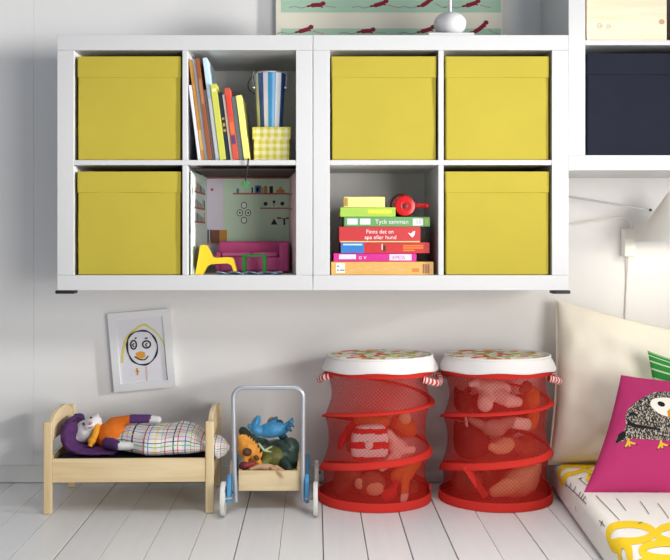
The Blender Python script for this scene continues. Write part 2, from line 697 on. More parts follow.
# ------------------------------------------------------------------ books
PAGE = mat('paper_pages', (228, 220, 200), .85)
def book(px, tpx, hpx, rgb, label, depth=.22, rec=.012, marks=()):
    k = 330.0
    t, h = tpx / k, hpx / k
    m = mat('book_cover_%d_%d_%d' % rgb, rgb, .45, var=.04, vscale=30)
    o = thing('book', label, 'book', ((px + .5 - VX) / k, YF + rec, ZU + .0006), 'books leaning in the left shelf')
    def loc(mbx, name):
        me = mbx.build(name, None, (0, 0, 0))
        me.parent = o
        return me
    c = MB()
    e = .0014
    c.prism([(0, 0), (t, 0), (t, depth), (t - e, depth), (t - e, .002), (e, .002), (e, depth), (0, depth)], 0, h, m, 'Z', .0003, 1)
    def fn(u, v, l): return Vector((u, -l, v))
    for (z0, z1, col) in marks:
        mm = mat('spine_mark_%d_%d_%d' % col, col, .5)
        c.fan(fn, [(t * .15, h * z0), (t * .85, h * z0), (t * .85, h * z1), (t * .15, h * z1)], mm, 1)
    loc(c, 'cover')
    p = MB().box(e, t - e, .0022, depth - .004, .003, h - .003, PAGE)
    loc(p, 'pages')
    o.rotation_euler = (0, math.radians(-7.3), 0)
books = [
    (197.9, 2.8, 75, (222, 222, 226), 'thin short white book leaning at the left end of the book row', ()),
    (201.0, 4.0, 101, (214, 152, 70), 'tall tan orange book, leftmost of the tall books', ((.1, .3, (236, 190, 120)),)),
    (205.2, 2.6, 102, (178, 190, 202), 'tall thin grey blue book between the orange and brown books', ()),
    (208.0, 3.9, 102, (150, 84, 48), 'tall brown book leaning in the row', ((.55, .8, (176, 120, 80)),)),
    (212.1, 3.0, 71, (120, 118, 120), 'short thin grey book to the right of the brown book', ()),
    (215.3, 4.2, 103, (196, 222, 232), 'tallest pale blue book before the yellow green one', ((.02, .6, (236, 238, 240)),)),
    (219.8, 6.0, 76, (204, 204, 84), 'thick yellow green book in the middle of the row', ((.9, .94, (240, 240, 170)),)),
    (226.1, 4.0, 68, (38, 50, 82), 'dark navy book beside the yellow green one', ((.42, .46, (200, 170, 90)), (.5, .55, (200, 170, 90)), (.6, .63, (200, 170, 90)))),
    (230.4, 2.4, 66, (232, 224, 208), 'thin cream book between the navy and red books', ()),
    (233.1, 5.4, 72, (206, 84, 62), 'red orange book with coloured spine marks', ((.22, .34, (90, 60, 110)), (.36, .52, (230, 110, 60)), (.6, .9, (226, 60, 50)))),
    (238.9, 4.4, 64, (106, 138, 142), 'grey teal book to the right of the red one', ()),
    (243.7, 5.6, 65, (240, 228, 130), 'pale yellow book at the right end of the row', ()),
]
for i, (px, tp, hp, rgb, lb, mk) in enumerate(books):
    book(px, tp, hp, rgb, lb, .2 + .02 * (i % 3), .008 + .006 * ((i * 5) % 3), mk)

# gingham gift box and striped toy bucket
GING = gingham('yellow_gingham', (250, 246, 206), (224, 212, 64), 46)
gx0, gx1, gy0 = (253.3 - VX) / 325, (290 - VX) / 325, -.33
t = thing('gift_box', 'small yellow gingham card box with lid under the striped bucket', 'box', ((gx0 + gx1) / 2, gy0 + .06, ZU))
MB().box(gx0 + .002, gx1 - .002, gy0 + .002, gy0 + .113, ZU + .0005, ZU + .104, GING, .001, 1).build('box_body', t)
MB().box(gx0 - .002, gx1 + .002, gy0 - .002, gy0 + .117, ZU + .069, ZU + .106, GING, .001, 1).build('lid', t)

def bucket():
    zb = ZU + .1065
    c = ((269.8 - VX) / 322, gy0 + .058, zb)
    h, r0, r1 = .176, .039, .0495
    t = thing('striped_bucket', 'blue and white striped toy drum with chrome clips on the gingham box', 'drum', c)
    cr, nv, lv, bl, wh = [mat('drum_' + n, q, .25) for n, q in (('cream', (222, 224, 190)), ('navy', (32, 78, 142)), ('lavender', (232, 228, 238)), ('blue', (62, 160, 218)), ('white', (242, 244, 248)))]
    def stripe(kk):
        a = 2 * PI * (kk + .5) / 60
        x = math.cos(a)
        if math.sin(a) > 0:
            return (nv, wh, bl, lv)[(kk // 4) % 4]
        for lim, m in ((-.72, cr), (-.42, nv), (-.08, lv), (.38, bl), (.72, wh)):
            if x < lim:
                return m
        return nv
    MB().lathe([(0, 0), (r0 - .002, 0), (r0, .002), (r1, h - .004), (r1 - .002, h - .004), (r0 - .002, .006), (0, .006)], c, None, 60, mfun=stripe).build('drum_body', t)
    rim = MB()
    rim.tube([(c[0] + r1 * math.cos(a * PI / 24), c[1] + r1 * math.sin(a * PI / 24), zb + h - .004) for a in range(48)], .003, CHROME, 8, True)
    rim.build('rim', t)
    for a in (-2.7, -.45, 1.6):
        cl = MB()
        q = Vector((math.cos(a), math.sin(a), 0))
        b = Vector(c)
        p0 = b + q * (r1 + .003) + Vector((0, 0, h + .001))
        p1 = b + q * (r1 + .010) + Vector((0, 0, h - .02))
        p2 = b + q * (r1 + .004) + Vector((0, 0, h - .05))
        cl.tube(cat_curve([p0, p1, p2], 6), .0016, CHROME, 6)
        cl.ell(p2 + q * .001, (.006, .006, .006), CHROME, sub=2)
        cl.build('clip', t)
    hd = MB()
    a = -2.75
    q = Vector((math.cos(a), math.sin(a), 0))
    b = Vector(c)
    hd.tube(cat_curve([b + q * (r1 + .003) + Vector((0, .0, h - .012)), b + q * (r1 + .02) + Vector((0, 0, h - .03)), b + q * (r1 + .021) + Vector((0, 0, h - .055)), b + q * (r1 + .001) + Vector((0, 0, h - .07))], 6), .0016, BLACK, 6)
    hd.build('wire_handle', t)
bucket()

# ------------------------------------------------------------------ toy room in the lower left-hand shelf
def toy_room():
    yb = -.045
    kb = F / (yb - CY)
    def bp(px, py): return ((px - VX) / kb, CZ - (py - VY) / kb)
    t = thing('toy_room_backdrop', 'folding card room with pale green printed wall behind the toy sofa', 'backdrop', ((245 - VX) / kb, yb, ZL))
    green = mat('card_green', (198, 220, 196), .8)
    lav = mat('card_lavender', (216, 208, 222), .8)
    red = mat('card_red_line', (178, 92, 90), .8)
    dark = mat('card_dark', (44, 44, 50), .8)
    blue = mat('card_blue', (92, 112, 160), .8)
    tan = mat('card_tan', (196, 160, 112), .8)
    brown = mat('card_brown', (122, 78, 62), .8)
    gold = mat('card_gold', (196, 140, 60), .8)
    pale = mat('card_pale', (226, 234, 224), .8)
    teal = mat('card_teal', (80, 130, 140), .8)
    pink = mat('card_pink', (226, 190, 196), .8)
    gry = mat('card_grey', (150, 148, 132), .8)
    xl, xr, zt = bp(207, 0)[0], bp(289.5, 0)[0], bp(0, 177.5)[1]
    b = MB().box(xl, xr, yb, yb + .003, ZL + .0006, zt, green)
    def fn(u, v, e):
        q = bp(u, v)
        return Vector((q[0], yb - e, q[1]))
    def rect(m, x0, y0, x1, y1, e=.0004): b.fan(fn, [(x0, y0), (x1, y0), (x1, y1), (x0, y1)], m, 1, e)
    rect(lav, 207.2, 178, 223.3, 268)
    rect(red, 207.2, 177.6, 289.3, 178.8, .0007)
    b.fan(fn, [(212 + 1.5 * math.cos(a * PI / 6), 189.6 + 1.5 * math.sin(a * PI / 6)) for a in range(12)], red, 1)
    rect(red, 233, 193, 289.4, 194.5, .0007)
    rect(red, 260, 207.6, 289.4, 208.9, .0007)
    for (m, x0, y0, x1, y1) in ((teal, 236.6, 188.5, 239, 193), (dark, 251.5, 187.5, 253, 193), (blue, 255, 185.5, 261, 193), (pale, 256.4, 187.5, 259, 191.5),
                                (tan, 261.8, 187, 263.4, 193), (gold, 264, 186, 267.5, 193), (dark, 269.5, 186.2, 273, 193), (gold, 276.5, 189.5, 284.5, 192.8), (tan, 279, 187, 282, 189.5)):
        rect(m, x0, y0, x1, y1)
    for (x, y, r) in ((265.6, 203.8, 2), (274, 201.8, 1.4), (282.3, 203.6, 2)):
        b.fan(fn, [(x + r * math.cos(a * PI / 6), y + r * math.sin(a * PI / 6)) for a in range(12)], dark, 1)
    rect(dark, 273.6, 202, 274.4, 207.6)
    rect(pale, 271.6, 206, 276.6, 207.6)
    b.fan(fn, [(270.8, 224.6), (274, 218.6), (277.6, 224.6)], dark, 1)
    rect(dark, 277, 218.3, 289, 219, .0005)
    rect(gold, 277, 216.8, 281, 218.3)
    rect(dark, 283.4, 219, 285.2, 225)
    rect(dark, 286, 217.5, 289, 218.2)
    for (x, y) in ((244, 205.4), (239.8, 212.8), (248, 212.8), (244, 220.3)):
        b.stroke(fn, [(x + 2.7 * math.cos(a * PI / 8), y + 3.1 * math.sin(a * PI / 8)) for a in range(16)], .75, dark, .0006, True)
        b.fan(fn, [(x + 2.4 * math.cos(a * PI / 6), y + 2.8 * math.sin(a * PI / 6)) for a in range(12)], pale, 1, .0004)
    for (x, y) in ((239.8, 212.8), (248.2, 212.8)):
        b.fan(fn, [(x + 1.1 * math.cos(a * PI / 4), y + 1.1 * math.sin(a * PI / 4)) for a in range(8)], dark, 1, .0007)
    rect(dark, 201.5 + 6, 229.6, 212, 242.6)
    rect(lav, 209, 229.6, 210, 242.6, .0006)
    rect(brown, 211, 230, 221.5, 243, .0006)
    rect(gold, 219.5, 230, 227, 243, .0007)
    rect(tan, 207.2, 243, 227, 244.4, .0006)
    b.build('back_panel', t)
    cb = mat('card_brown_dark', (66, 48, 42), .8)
    MB().prism([(yb, zt + .0012), (YF + .026, fz(168.6)), (YF + .026, fz(168.6) + .0015), (yb, zt + .0027)], xl - .004, fx(295.5), cb, 'X').build('top_sheet', t)  # thin dark brown sheet sloping across the top of the toy room
    # left wing, swung forward
    A = Vector((xl - .0005, yb, 0))
    B = Vector((fx(189.6), YF + .03, 0))
    dirv = (B - A)
    L = dirv.length
    dirv.normalize()
    nrm = Vector((-dirv.y, dirv.x, 0))
    if nrm.x < 0:
        nrm = -nrm
    w = MB()
    pl = mat('card_wing_green', (214, 230, 220), .8)
    def wf(u, v, e): return A + dirv * (u * L) + nrm * e + Vector((0, 0, v))
    z0, z1 = ZL + .0006, zt + .0004
    w.grid(lambda u, v: wf(u, z0 + (z1 - z0) * v, 0), 1, 1, pl)
    w.grid(lambda u, v: wf(u, z0 + (z1 - z0) * v, -.002), 1, 1, pl)
    def wz(py): return CZ - (py - VY) / 310.0
    for py in (192.5, 208, 221.5):
        w.fan(wf, [(.12, wz(py)), (.8, wz(py)), (.8, wz(py + 1.6)), (.12, wz(py + 1.6))], red, 1)
        for i in range(7):
            m = (red, gry, blue, teal, gold, dark, gry)[(i * 3 + int(py)) % 7]
            u0 = .15 + i * .09
            w.fan(wf, [(u0, wz(py)), (u0 + .05, wz(py)), (u0 + .05, wz(py - 4 - (i * 7 + int(py)) % 6)), (u0, wz(py - 4 - (i * 7 + int(py)) % 6))], m, 1)
    oc = (.62, wz(259))
    w.fan(wf, [(oc[0] + .2 * math.cos(a * PI / 8), oc[1] + .04 * math.sin(a * PI / 8)) for a in range(16)], gry, 2, .0008)
    w.build('side_panel', t)
    A2 = Vector((xr + .0005, yb, 0))
    B2 = Vector((fx(295.4), YF + .05, 0))
    d2 = B2 - A2
    w = MB()
    n2 = Vector((-1, 0, 0))
    def wf2(u, v, e): return A2 + d2 * u + n2 * e + Vector((0, 0, v))
    w.grid(lambda u, v: wf2(u, z0 + (z1 - z0) * v, 0), 1, 1, pink)
    w.grid(lambda u, v: wf2(u, z0 + (z1 - z0) * v, -.002), 1, 1, pale)
    for py in (193, 208):
        w.fan(wf2, [(0.02, wz(py)), (.5, wz(py)), (.5, wz(py + 1.5)), (.02, wz(py + 1.5))], red, 1)
    w.build('side_panel', t)
toy_room()

# toy furniture
PINK = cloth('toy_sofa_cloth', (222, 98, 154), var=.1)
def toy_sofa():
    k = 305.0
    x0, x1 = (217.5 - VX) / k, (289.3 - VX) / k
    y0, y1 = -.2, -.08
    t = thing('toy_sofa', 'small pink toy sofa in front of the green card wall', 'toy sofa', ((x0 + x1) / 2, (y0 + y1) / 2, ZL))
    MB().box(x0 + .014, x1 - .014, y0 + .002, y1 - .03, ZL + .006, ZL + .052, PINK, .008, 3).build('seat', t)
    MB().box(x0 + .002, x1 - .002, y1 - .035, y1, ZL + .004, ZL + .1015, PINK, .009, 3).build('backrest', t)
    MB().box(x0, x0 + .018, y0, y1 - .034, ZL + .004, ZL + .068, PINK, .007, 3).build('armrest', t)
    MB().box(x1 - .03, x1, y0, y1 - .034, ZL + .004, ZL + .099, PINK, .008, 3).build('armrest', t)
    cu = cloth('toy_cushion_pink', (230, 120, 168))
    MB().box(x0 + .02, x0 + .115, y0 + .01, y1 - .034, ZL + .0525, ZL + .066, cu, .006, 3).build('seat_cushion', t)
    MB().box(x0 + .117, x1 - .034, y0 + .01, y1 - .034, ZL + .0525, ZL + .066, cu, .006, 3).build('seat_cushion', t)
toy_sofa()
mb = MB()
RUG = uv_lines('toy_rug_weave', (150, 196, 234), [(0, 9, .1, .3, (236, 242, 250)), (0, 9, .6, .2, (84, 136, 196)), (1, 4, .2, .35, (190, 220, 242))])
rx0, rx1 = (217 - VX) / 322, (282 - VX) / 322
def rugf(u, v):
    return Vector((rx0 + (rx1 - rx0) * u + .004 * math.sin(v * 9), -.355 + .13 * v, ZL + .0058 + .0022 * math.sin(u * 26 + v * 3) + .001 * math.sin(v * 11)))
mb.grid(rugf, 60, 16, RUG)
mb.grid(lambda u, v: rugf(u, v) - Vector((0, 0, .0018)), 60, 16, RUG, flip=True)
tag(mb.build('toy_rug', loc=((rx0 + rx1) / 2, -.29, ZL)), 'small wavy blue and white rug before the toy sofa', 'rug')

def toy_table():
    k = 321.0
    y0, y1 = -.31, -.25
    g = mat('toy_table_green', (38, 128, 48), .4)
    x0, x1 = (242.3 - VX) / k, (266.8 - VX) / k
    zt, zb = CZ - (254.2 - VY) / k, ZL + .0075
    t = thing('toy_table', 'small green toy table standing on the blue rug', 'toy table', ((x0 + x1) / 2, (y0 + y1) / 2, zb))
    MB().box(x0, x1, y0, y1, zt - .008, zt, g, .0012, 2).build('table_top', t)
    for xa in (x0 + .001, x1 - .0125):
        for ya in (y0 + .001, y1 - .0115):
            MB().box(xa, xa + .0115, ya, ya + .0105, zb, zt - .0082, g, .001, 1).build('leg', t)
toy_table()

def toy_chair():
    k = 322.0
    ym = -.315
    y = mat('toy_chair_yellow', (240, 204, 40), .35)
    def q(px, py): return ((px - VX) / k, CZ - (py - VY) / k)
    px = [(201.5, 245.5), (204.5, 244.6), (208, 245.6), (211, 251.5), (214, 257.2), (219, 257.6), (227, 257), (233, 257.4), (234.6, 260), (236.2, 266), (237.4, 271), (234.6, 271.2), (232.5, 265.5), (229.5, 263.4), (222, 263.4), (212, 264.2), (208.2, 266.2), (206, 270.2), (204.5, 274), (196.6, 274), (197.8, 268), (199.6, 258)]
    t = thing('toy_chair', 'small yellow moulded toy chair at the left of the toy room', 'toy chair', (q(215, 0)[0], ym, ZL))
    pts = [q(*p) for p in px]
    zmin = min(p[1] for p in pts)
    dz = ZL + .0006 - zmin
    pts = [(p[0], p[1] + dz) for p in pts]
    # two side cheeks and a shell that spans them
    for a in (ym - .022, ym + .014):
        MB().prism(pts, a, a + .008, y, 'Y', .0012, 2).build('side_cheek', t)
    top = [pts[i] for i in (0, 1, 2, 3, 4, 5, 6, 7)]
    low = [(p[0] - .002, p[1] - .006) for p in top[::-1]]
    MB().prism(top + low, ym - .0138, ym + .0138, y, 'Y').build('seat_shell', t)
toy_chair()

def toy_pendant():
    t = thing('toy_pendant_lamp', 'tiny green leaf lamp on a black cord over the shelf edge', 'toy lamp', (fx(245), YF - .004, fz(182)))
    cd = MB()
    cd.tube(cat_curve([(fx(249), YF + .03, ZU + .0026), (fx(248.6), YF - .003, ZU + .0026), (fx(247.8), YF - .003, fz(167)), (fx(245.6), YF + .004, fz(180.5))], 6), .0022, BLACK, 6)
    cd.build('cord', t)
    g = mat('leaf_green', (60, 130, 70), .5)
    y = YF + .004
    MB().prism([(fx(241.8), fz(182.6)), (fx(243.6), fz(181)), (fx(245), fz(183.4)), (fx(246.6), fz(180.6)), (fx(249), fz(181.6)), (fx(248.6), fz(185)), (fx(245.2), fz(188.6)), (fx(242.2), fz(185.6))], y - .006, y + .006, g, 'Y', .0012, 2).build('lamp_shade', t)
toy_pendant()

# ------------------------------------------------------------------ stack of games
def game(px0, px1, py0, py1, rgb, label, dec=None, depth=.24, rec=.02, rot=0.0, lidm=None):
    k = F / (YF + rec - CY)
    x0, x1 = (px0 - VX) / k, (px1 - VX) / k
    return x0, x1, k
zc = ZL
GZ = []
def games():
    z = ZL + .0005
    tx = mat('print_white', (238, 236, 236), .5)
    spec = [
        # px0, px1, height px, colour, label
        (331.2, 433.5, 13.2, (222, 172, 92), 'wide orange tan game box at the bottom of the stack'),
        (333.6, 416.5, 8.4, (206, 36, 140), 'thin magenta game box second from the bottom of the stack'),
        (341.0, 429.5, 11.0, (196, 44, 44), 'red game box with a blue end in the stack'),
        (339.2, 420.5, 15.6, (196, 52, 56), 'thick red game box with white lettering and bird mark'),
        (344.2, 430.0, 9.8, (104, 160, 96), 'mid green game box under the lime one'),
        (340.4, 395.5, 9.6, (164, 200, 80), 'short lime green game box near the top of the stack'),
        (344.2, 384.8, 10.6, (240, 224, 138), 'small cream yellow box on top of the stack'),
    ]
    for i, (a, b, hp, rgb, lb) in enumerate(spec):
        rec = (.016, .02, .018, .016, .022, .02, .024)[i]
        y0 = YF + rec
        k = F / (y0 - CY)
        x0, x1 = (a - VX) / k, (b - VX) / k
        h = hp / k
        m = mat('game_card_%d' % i, rgb, .38, var=.05 if i else .12, vscale=25)
        t = thing('game_box', lb, 'game box', ((x0 + x1) / 2, y0 + .1, z), 'games stacked in the middle shelf')
        dep = (.3, .28, .28, .26, .26, .2, .16)[i]
        W, z_ = x1 - x0, z
        def fn(u, v, e, x0=x0, y0=y0, z_=z_, W=W, h=h): return Vector((x0 + u, y0 - e, z_ + v))
        def rect(mb, mm, u0, v0, u1, v1, e=.0004): mb.fan(fn, [(W * u0, h * v0), (W * u1, h * v0), (W * u1, h * v1), (W * u0, h * v1)], mm, 1, e)
        def write(mb, s, u, v, sz, mm): mb.text(s, lambda p, q, e: fn(W * u + p, h * v + q, e), sz, mm)
        mb = MB().box(x0, x1, y0, y0 + dep, z, z + h - .0004, m, .0008, 1)
        if i == 0:
            w = mat('label_white', (226, 232, 226), .5)
            rect(mb, w, .045, .14, .135, .88)
            gr = mat('label_grey', (120, 130, 140), .5)
            rect(mb, gr, .055, .6, .08, .7, .0007)
            rect(mb, gr, .085, .3, .13, .4, .0007)
            rect(mb, gr, .055, .3, .075, .4, .0007)
            og = mat('game_orange', (208, 132, 58), .5)
            rect(mb, og, .79, .2, .86, .5)
            pm = mat('game_plum', (120, 60, 66), .5)
            for q in range(4):
                rect(mb, pm, .895 + q * .018, .12, .905 + q * .018, .82)
            pk = mat('game_peach', (236, 176, 130), .5)
            for q in range(7):
                rect(mb, pk, .18 + q * .08, .3 + .1 * (q % 3), .24 + q * .08, .42 + .1 * (q % 3))
        elif i == 1:
            pw = mat('print_pinkwhite', (244, 214, 236), .5)
            rect(mb, pw, .065, .3, .27, .85)
            write(mb, 'o v', .3, .3, h * .75, pw)
            rect(mb, pw, .675, .15, .94, .88)
            gd = mat('print_violet', (140, 110, 150), .5)
            write(mb, 'XPESS', .7, .28, h * .62, gd)
        elif i == 2:
            bl = mat('game_blue', (48, 120, 196), .4)
            rect(mb, bl, .0, .02, .26, .98)
            lb2 = mat('print_paleblue', (190, 226, 244), .5)
            rect(mb, lb2, .025, .72, .24, .86, .0007)
            og = mat('game_print_orange', (226, 130, 40), .5)
            for q in (.2, .42, .62):
                rect(mb, og, .7, q, .93 - .1 * (q < .3), q + .12)
            dk = mat('print_dark', (60, 40, 36), .5)
            rect(mb, dk, .475, .2, .505, .7)
            rect(mb, tx, .46, .3, .47, .85)
        elif i == 3:
            write(mb, 'Finns det en', .33, .56, h * .36, tx)
            write(mb, 'apa eller hund', .31, .2, h * .36, tx)
            mb.fan(fn, [(W * .845, h * .62), (W * .885, h * .55), (W * .905, h * .68), (W * .935, h * .72), (W * .925, h * .45), (W * .90, h * .3), (W * .875, h * .42)], tx, 2)
            cr = mat('game_cream_edge', (240, 206, 140), .5)
            rect(mb, cr, .015, -.0, .99, .07)
        elif i == 4:
            pb = mat('print_bluewhite', (220, 236, 246), .5)
            rect(mb, pb, .035, .22, .155, .82)
            rect(mb, pb, .185, .22, .305, .82)
            write(mb, 'Tyck samman', .36, .3, h * .62, tx)
            rect(mb, tx, .8, .12, .92, .82)
            br = mat('print_lilac', (176, 178, 200), .5)
            for q in range(4):
                rect(mb, br, .835 + q * .018, .25, .843 + q * .018, .75, .0007)
            yl = mat('print_lime', (150, 190, 60), .5)
            rect(mb, yl, .94, .2, .98, .8)
        elif i == 5:
            yl = mat('print_yellowgreen', (214, 226, 60), .5)
            rect(mb, yl, .5, .35, .93, .75)
        else:
            br = mat('print_ochre', (176, 136, 60), .5)
            rect(mb, br, .0, .1, .09, .9)
        mb.build('box_body', t)
        if i in (3,):
            pass
        z += h
        GZ.append(z)
games()

def red_toy():
    rd = mat('red_toy_paint', (206, 24, 30), .22)
    dk = mat('red_toy_dark', (120, 12, 18), .35)
    y0 = YF + .03
    k = F / (y0 - CY)
    base = GZ[4]
    r = 10.8 / k
    cx, cz = (405.5 - VX) / k, base + r + .0006
    t = thing('toy_pan', 'shiny red round toy pan with a short handle, standing on the green game', 'toy pan', (cx, y0, base))
    M = Matrix.Translation((cx, y0 + .03, cz)) @ Matrix.Rotation(PI / 2, 4, 'X')
    MB().lathe([(0, .03), (.006, .03), (.008, .024), (r * .55, .026), (r * .9, .024), (r, .018), (r, -.02), (r * .9, -.024), (0, -.024)], (0, 0, 0), rd, 36, M).build('pan_body', t)
    MB().lathe([(r * .25, .0262), (r * .25, .028), (r * .18, .0285), (0, .0285)], (0, 0, .002), dk, 20, M).build('hub', t)
    h = MB()
    h.tube(cat_curve([(cx + r * .8, y0 + .02, cz), (cx + r * 1.4, y0 + .018, cz + .002), (cx + r * 1.95, y0 + .014, cz + .001)], 5), [.0085] * 5 + [.0075] * 5 + [.007], rd, 12)
    h.ell((cx + r * 2.0, y0 + .013, cz + .001), (.009, .009, .009), rd)
    h.build('handle', t)
    b = MB()
    b.lathe([(r * 1.12, -.002), (r * 1.12, .004), (r * .9, .006), (r * .9, -.004), (r * 1.12, -.002)], (-.007, .0035, -.033), dk, 36, M)
    b.build('rim', t)
red_toy()

# ------------------------------------------------------------------ things above the shelves
def poster():
    y = -.03
    k = F / (y - CY)
    x0, x1 = (275.5 - VX) / k, (503 - VX) / k
    zb = fz(35) + .002
    z1 = zb + .42
    cream = mat('poster_cream', (234, 228, 210), .85, var=.03)
    gr = mat('poster_green', (174, 206, 182), .85)
    mar = mat('poster_maroon', (134, 30, 48), .85)
    gry = mat('poster_grey', (150, 152, 148), .85)
    pk = mat('poster_pink', (196, 120, 120), .85)
    t = MB().box(x0, x1, y, y + .02, zb, z1, cream, .002, 1)
    def fn(u, v, e): return Vector(((u - VX) / k, y - e, CZ - (v - VY) / k))
    px1 = 501
    for i in range(5):
        a = 28.5 - i * 28.5
        b = min(12.5 + 28.5 - i * 28.5, 52)
        t.fan(fn, [(281, a), (px1, a), (px1, min(b, 53)), (281, min(b, 53))], gr, 1, .0004)
    rows = [(31.0, [(303, 1), (365, 0), (425, 1), (478, 2)]), (5.0, [(315, 0), (378, 1), (425, 2), (470, 1)]), (-23, [(305, 1), (366, 0), (424, 1), (480, 2)]), (-52, [(315, 0), (377, 1), (430, 2), (476, 1)])]
    for (py, xs) in rows:
        for (x, kd) in xs:
            s = (0, -2.5, -7)[kd]
            c = curve2([(x - 8, py + 1.5), (x - 3, py + .5), (x + 2, py + s * .35), (x + 7, py + s)], 4)
            t.stroke(fn, c, [2.0] * 4 + [4.2] * 4 + [4.2] * 4 + [3.2], mar, .0007)
            t.fan(fn, [(x + 8 + 2.6 * math.cos(a * PI / 5), py + s - 1.4 + 2.3 * math.sin(a * PI / 5)) for a in range(10)], mar, 1, .0009)
            t.stroke(fn, [(x + 4, py + s * .6), (x + 8, py + s + 2.6)], 1.3, mar, .0009)
            t.stroke(fn, curve2([(x - 8, py + 1.5), (x - 14, py + 3), (x - 20, py + 1.5), (x - 26, py + 2.6)], 4), .9, gry, .0007)
            t.stroke(fn, curve2([(x + 10, py + s * .4 + 1), (x + 16, py + 1.8), (x + 21, py + 2.4)], 4), .8, gry if kd != 1 else pk, .0007)
    tag(t.build('patterned_panel', loc=((x0 + x1) / 2, y, zb)), 'cream panel with green bands and running maroon figures on the shelf top', 'panel')
poster()

def ball_lamp():
    y = YF + .05
    k = F / (y - CY)
    cx = (450 - VX) / k
    zb = fz(35) + .0004
    t = thing('ball_lamp_base', 'white ball lamp base with thin stem on top of the shelf', 'lamp', (cx, y, zb))
    MB().box((428.5 - VX) / S0, (474.5 - VX) / S0, YF + .003, y + .065, zb, zb + .008, WHITE, .002, 2).build('base_plate', t)
    zt = CZ - (12.6 - VY) / k
    z0 = zb + .0082
    r = 16.2 / k
    h = (zt - z0) / 2
    prof = [(0, 0)]
    for q in range(1, 16):
        a = -PI / 2 + PI * q / 16
        prof.append((r * math.cos(a) ** .8, h + h * math.sin(a)))
    prof.append((0, 2 * h))
    MB().lathe(prof, (cx, y, z0), WHITE, 40).build('ball_body', t)
    MB().tube([(cx, y, zt - .004), (cx, y, zt + .25)], .0055, WHITE, 12).build('stem', t)
ball_lamp()

# ------------------------------------------------------------------ wall lamp and plug
def wall_lamp():
    y = -.2
    k = F / (y - CY)
    ax = (669.5 - VX) / k
    zt, zb = CZ - (192 - VY) / k, CZ - (241.6 - VY) / k
    r = 35.0 / k
    sh = shade_mat()
    t = thing('wall_lamp', 'white cone wall lamp on a thin arm under the right shelf', 'lamp', (ax, y, zb))
    MB().lathe([(.004, zt - zb), (r, 0), (r - .0015, 0), (.0025, zt - zb - .004)], (ax, y, zb), sh, 48).build('lamp_shade', t)
    MB().ell((ax, y, zb + .06), (.022, .022, .026), None or (bulb_mat()), sub=3).build('bulb', t)
    MB().tube([P(547, 193.3, -.004), P(600, 201.8, -.1), P(651, 210, y - .01)], .0042, WHITE, 10).build('arm', t)
    j = MB().ell(P(650.5, 210, y - .012), (.005, .005, .005), mat('dark_screw', (60, 58, 56), .4), sub=2)
    j.build('joint', t)
    L = bpy.data.lights.new('wall_lamp_bulb', 'POINT')
    L.energy = LAMP_W
    L.color = (1.0, .92, .80)
    L.shadow_soft_size = .02
    lo = bpy.data.objects.new('wall_lamp_bulb', L)
    lo.location = (ax, y, zb + .022)
    COL.objects.link(lo)
def bulb_mat():
    m, nt, b = new_mat('lit_bulb')
    b.inputs['Base Color'].default_value = lin((255, 240, 220))
    b.inputs['Emission Color'].default_value = lin((255, 232, 196))
    b.inputs['Emission Strength'].default_value = 6
    return m
LAMP_W = .62
def shade_mat():
    m, nt, b = new_mat('lamp_shade_opal')
    b.inputs['Base Color'].default_value = lin((232, 228, 220))
    b.inputs['Roughness'].default_value = .5
    tl = nd(nt, 'ShaderNodeBsdfTranslucent')
    tl.inputs[0].default_value = lin((236, 232, 224))
    mx = nd(nt, 'ShaderNodeMixShader')
    mx.inputs[0].default_value = .1
    nt.links.new(b.outputs[0], mx.inputs[1])
    nt.links.new(tl.outputs[0], mx.inputs[2])
    nt.links.new(mx.outputs[0], nt.nodes['Material Output'].inputs['Surface'])
    return m
wall_lamp()

def plug():
    w = mat('plug_plastic', (232, 228, 220), .45)
    y = -.03
    k = F / (y - CY)
    c0 = P(628.7, 242, y)
    t = thing('wall_plug', 'white plug box on the wall with cable looping in from the shelf', 'plug', c0)
    a, b = P(623.2, 256.5, y), P(634.3, 228.3, y)
    MB().box(a.x, b.x, -.045, -.0005, a.z, b.z, w, .004, 3).build('plug_box', t)
    MB().tube(cat_curve([P(546, 229, -.006), P(590, 221.4, -.012), P(614, 217.6, -.02), P(625, 217.8, -.022), P(630.5, 221, -.024), P(632, 228.6, -.024)], 7), .0038, w, 8).build('cable', t)
    MB().tube(cat_curve([P(628.5, 256, -.02), P(628, 262, -.016), P(627, 280, -.006), P(626, 300, -.006), P(625, 330, -.006), P(626, 400, -.006)], 6), .0034, w, 8).build('cable', t)
plug()

# socket above the skirting
a, b = P(316.6, 480, -.014), P(324.6, 464.6, -.014)
t = thing('wall_socket', 'small white wall socket low on the wall between cart and red basket', 'socket', ((a.x + b.x) / 2, -.014, a.z))
MB().box(a.x, b.x, -.026, -.0145, max(a.z, .012), b.z, TRIM, .002, 2).build('cover_plate', t)
MB().ell(((a.x * .6 + b.x * .4), -.026, a.z * .45 + b.z * .55), (.003, .0012, .006), BLACK, sub=2).build('socket_hole', t)

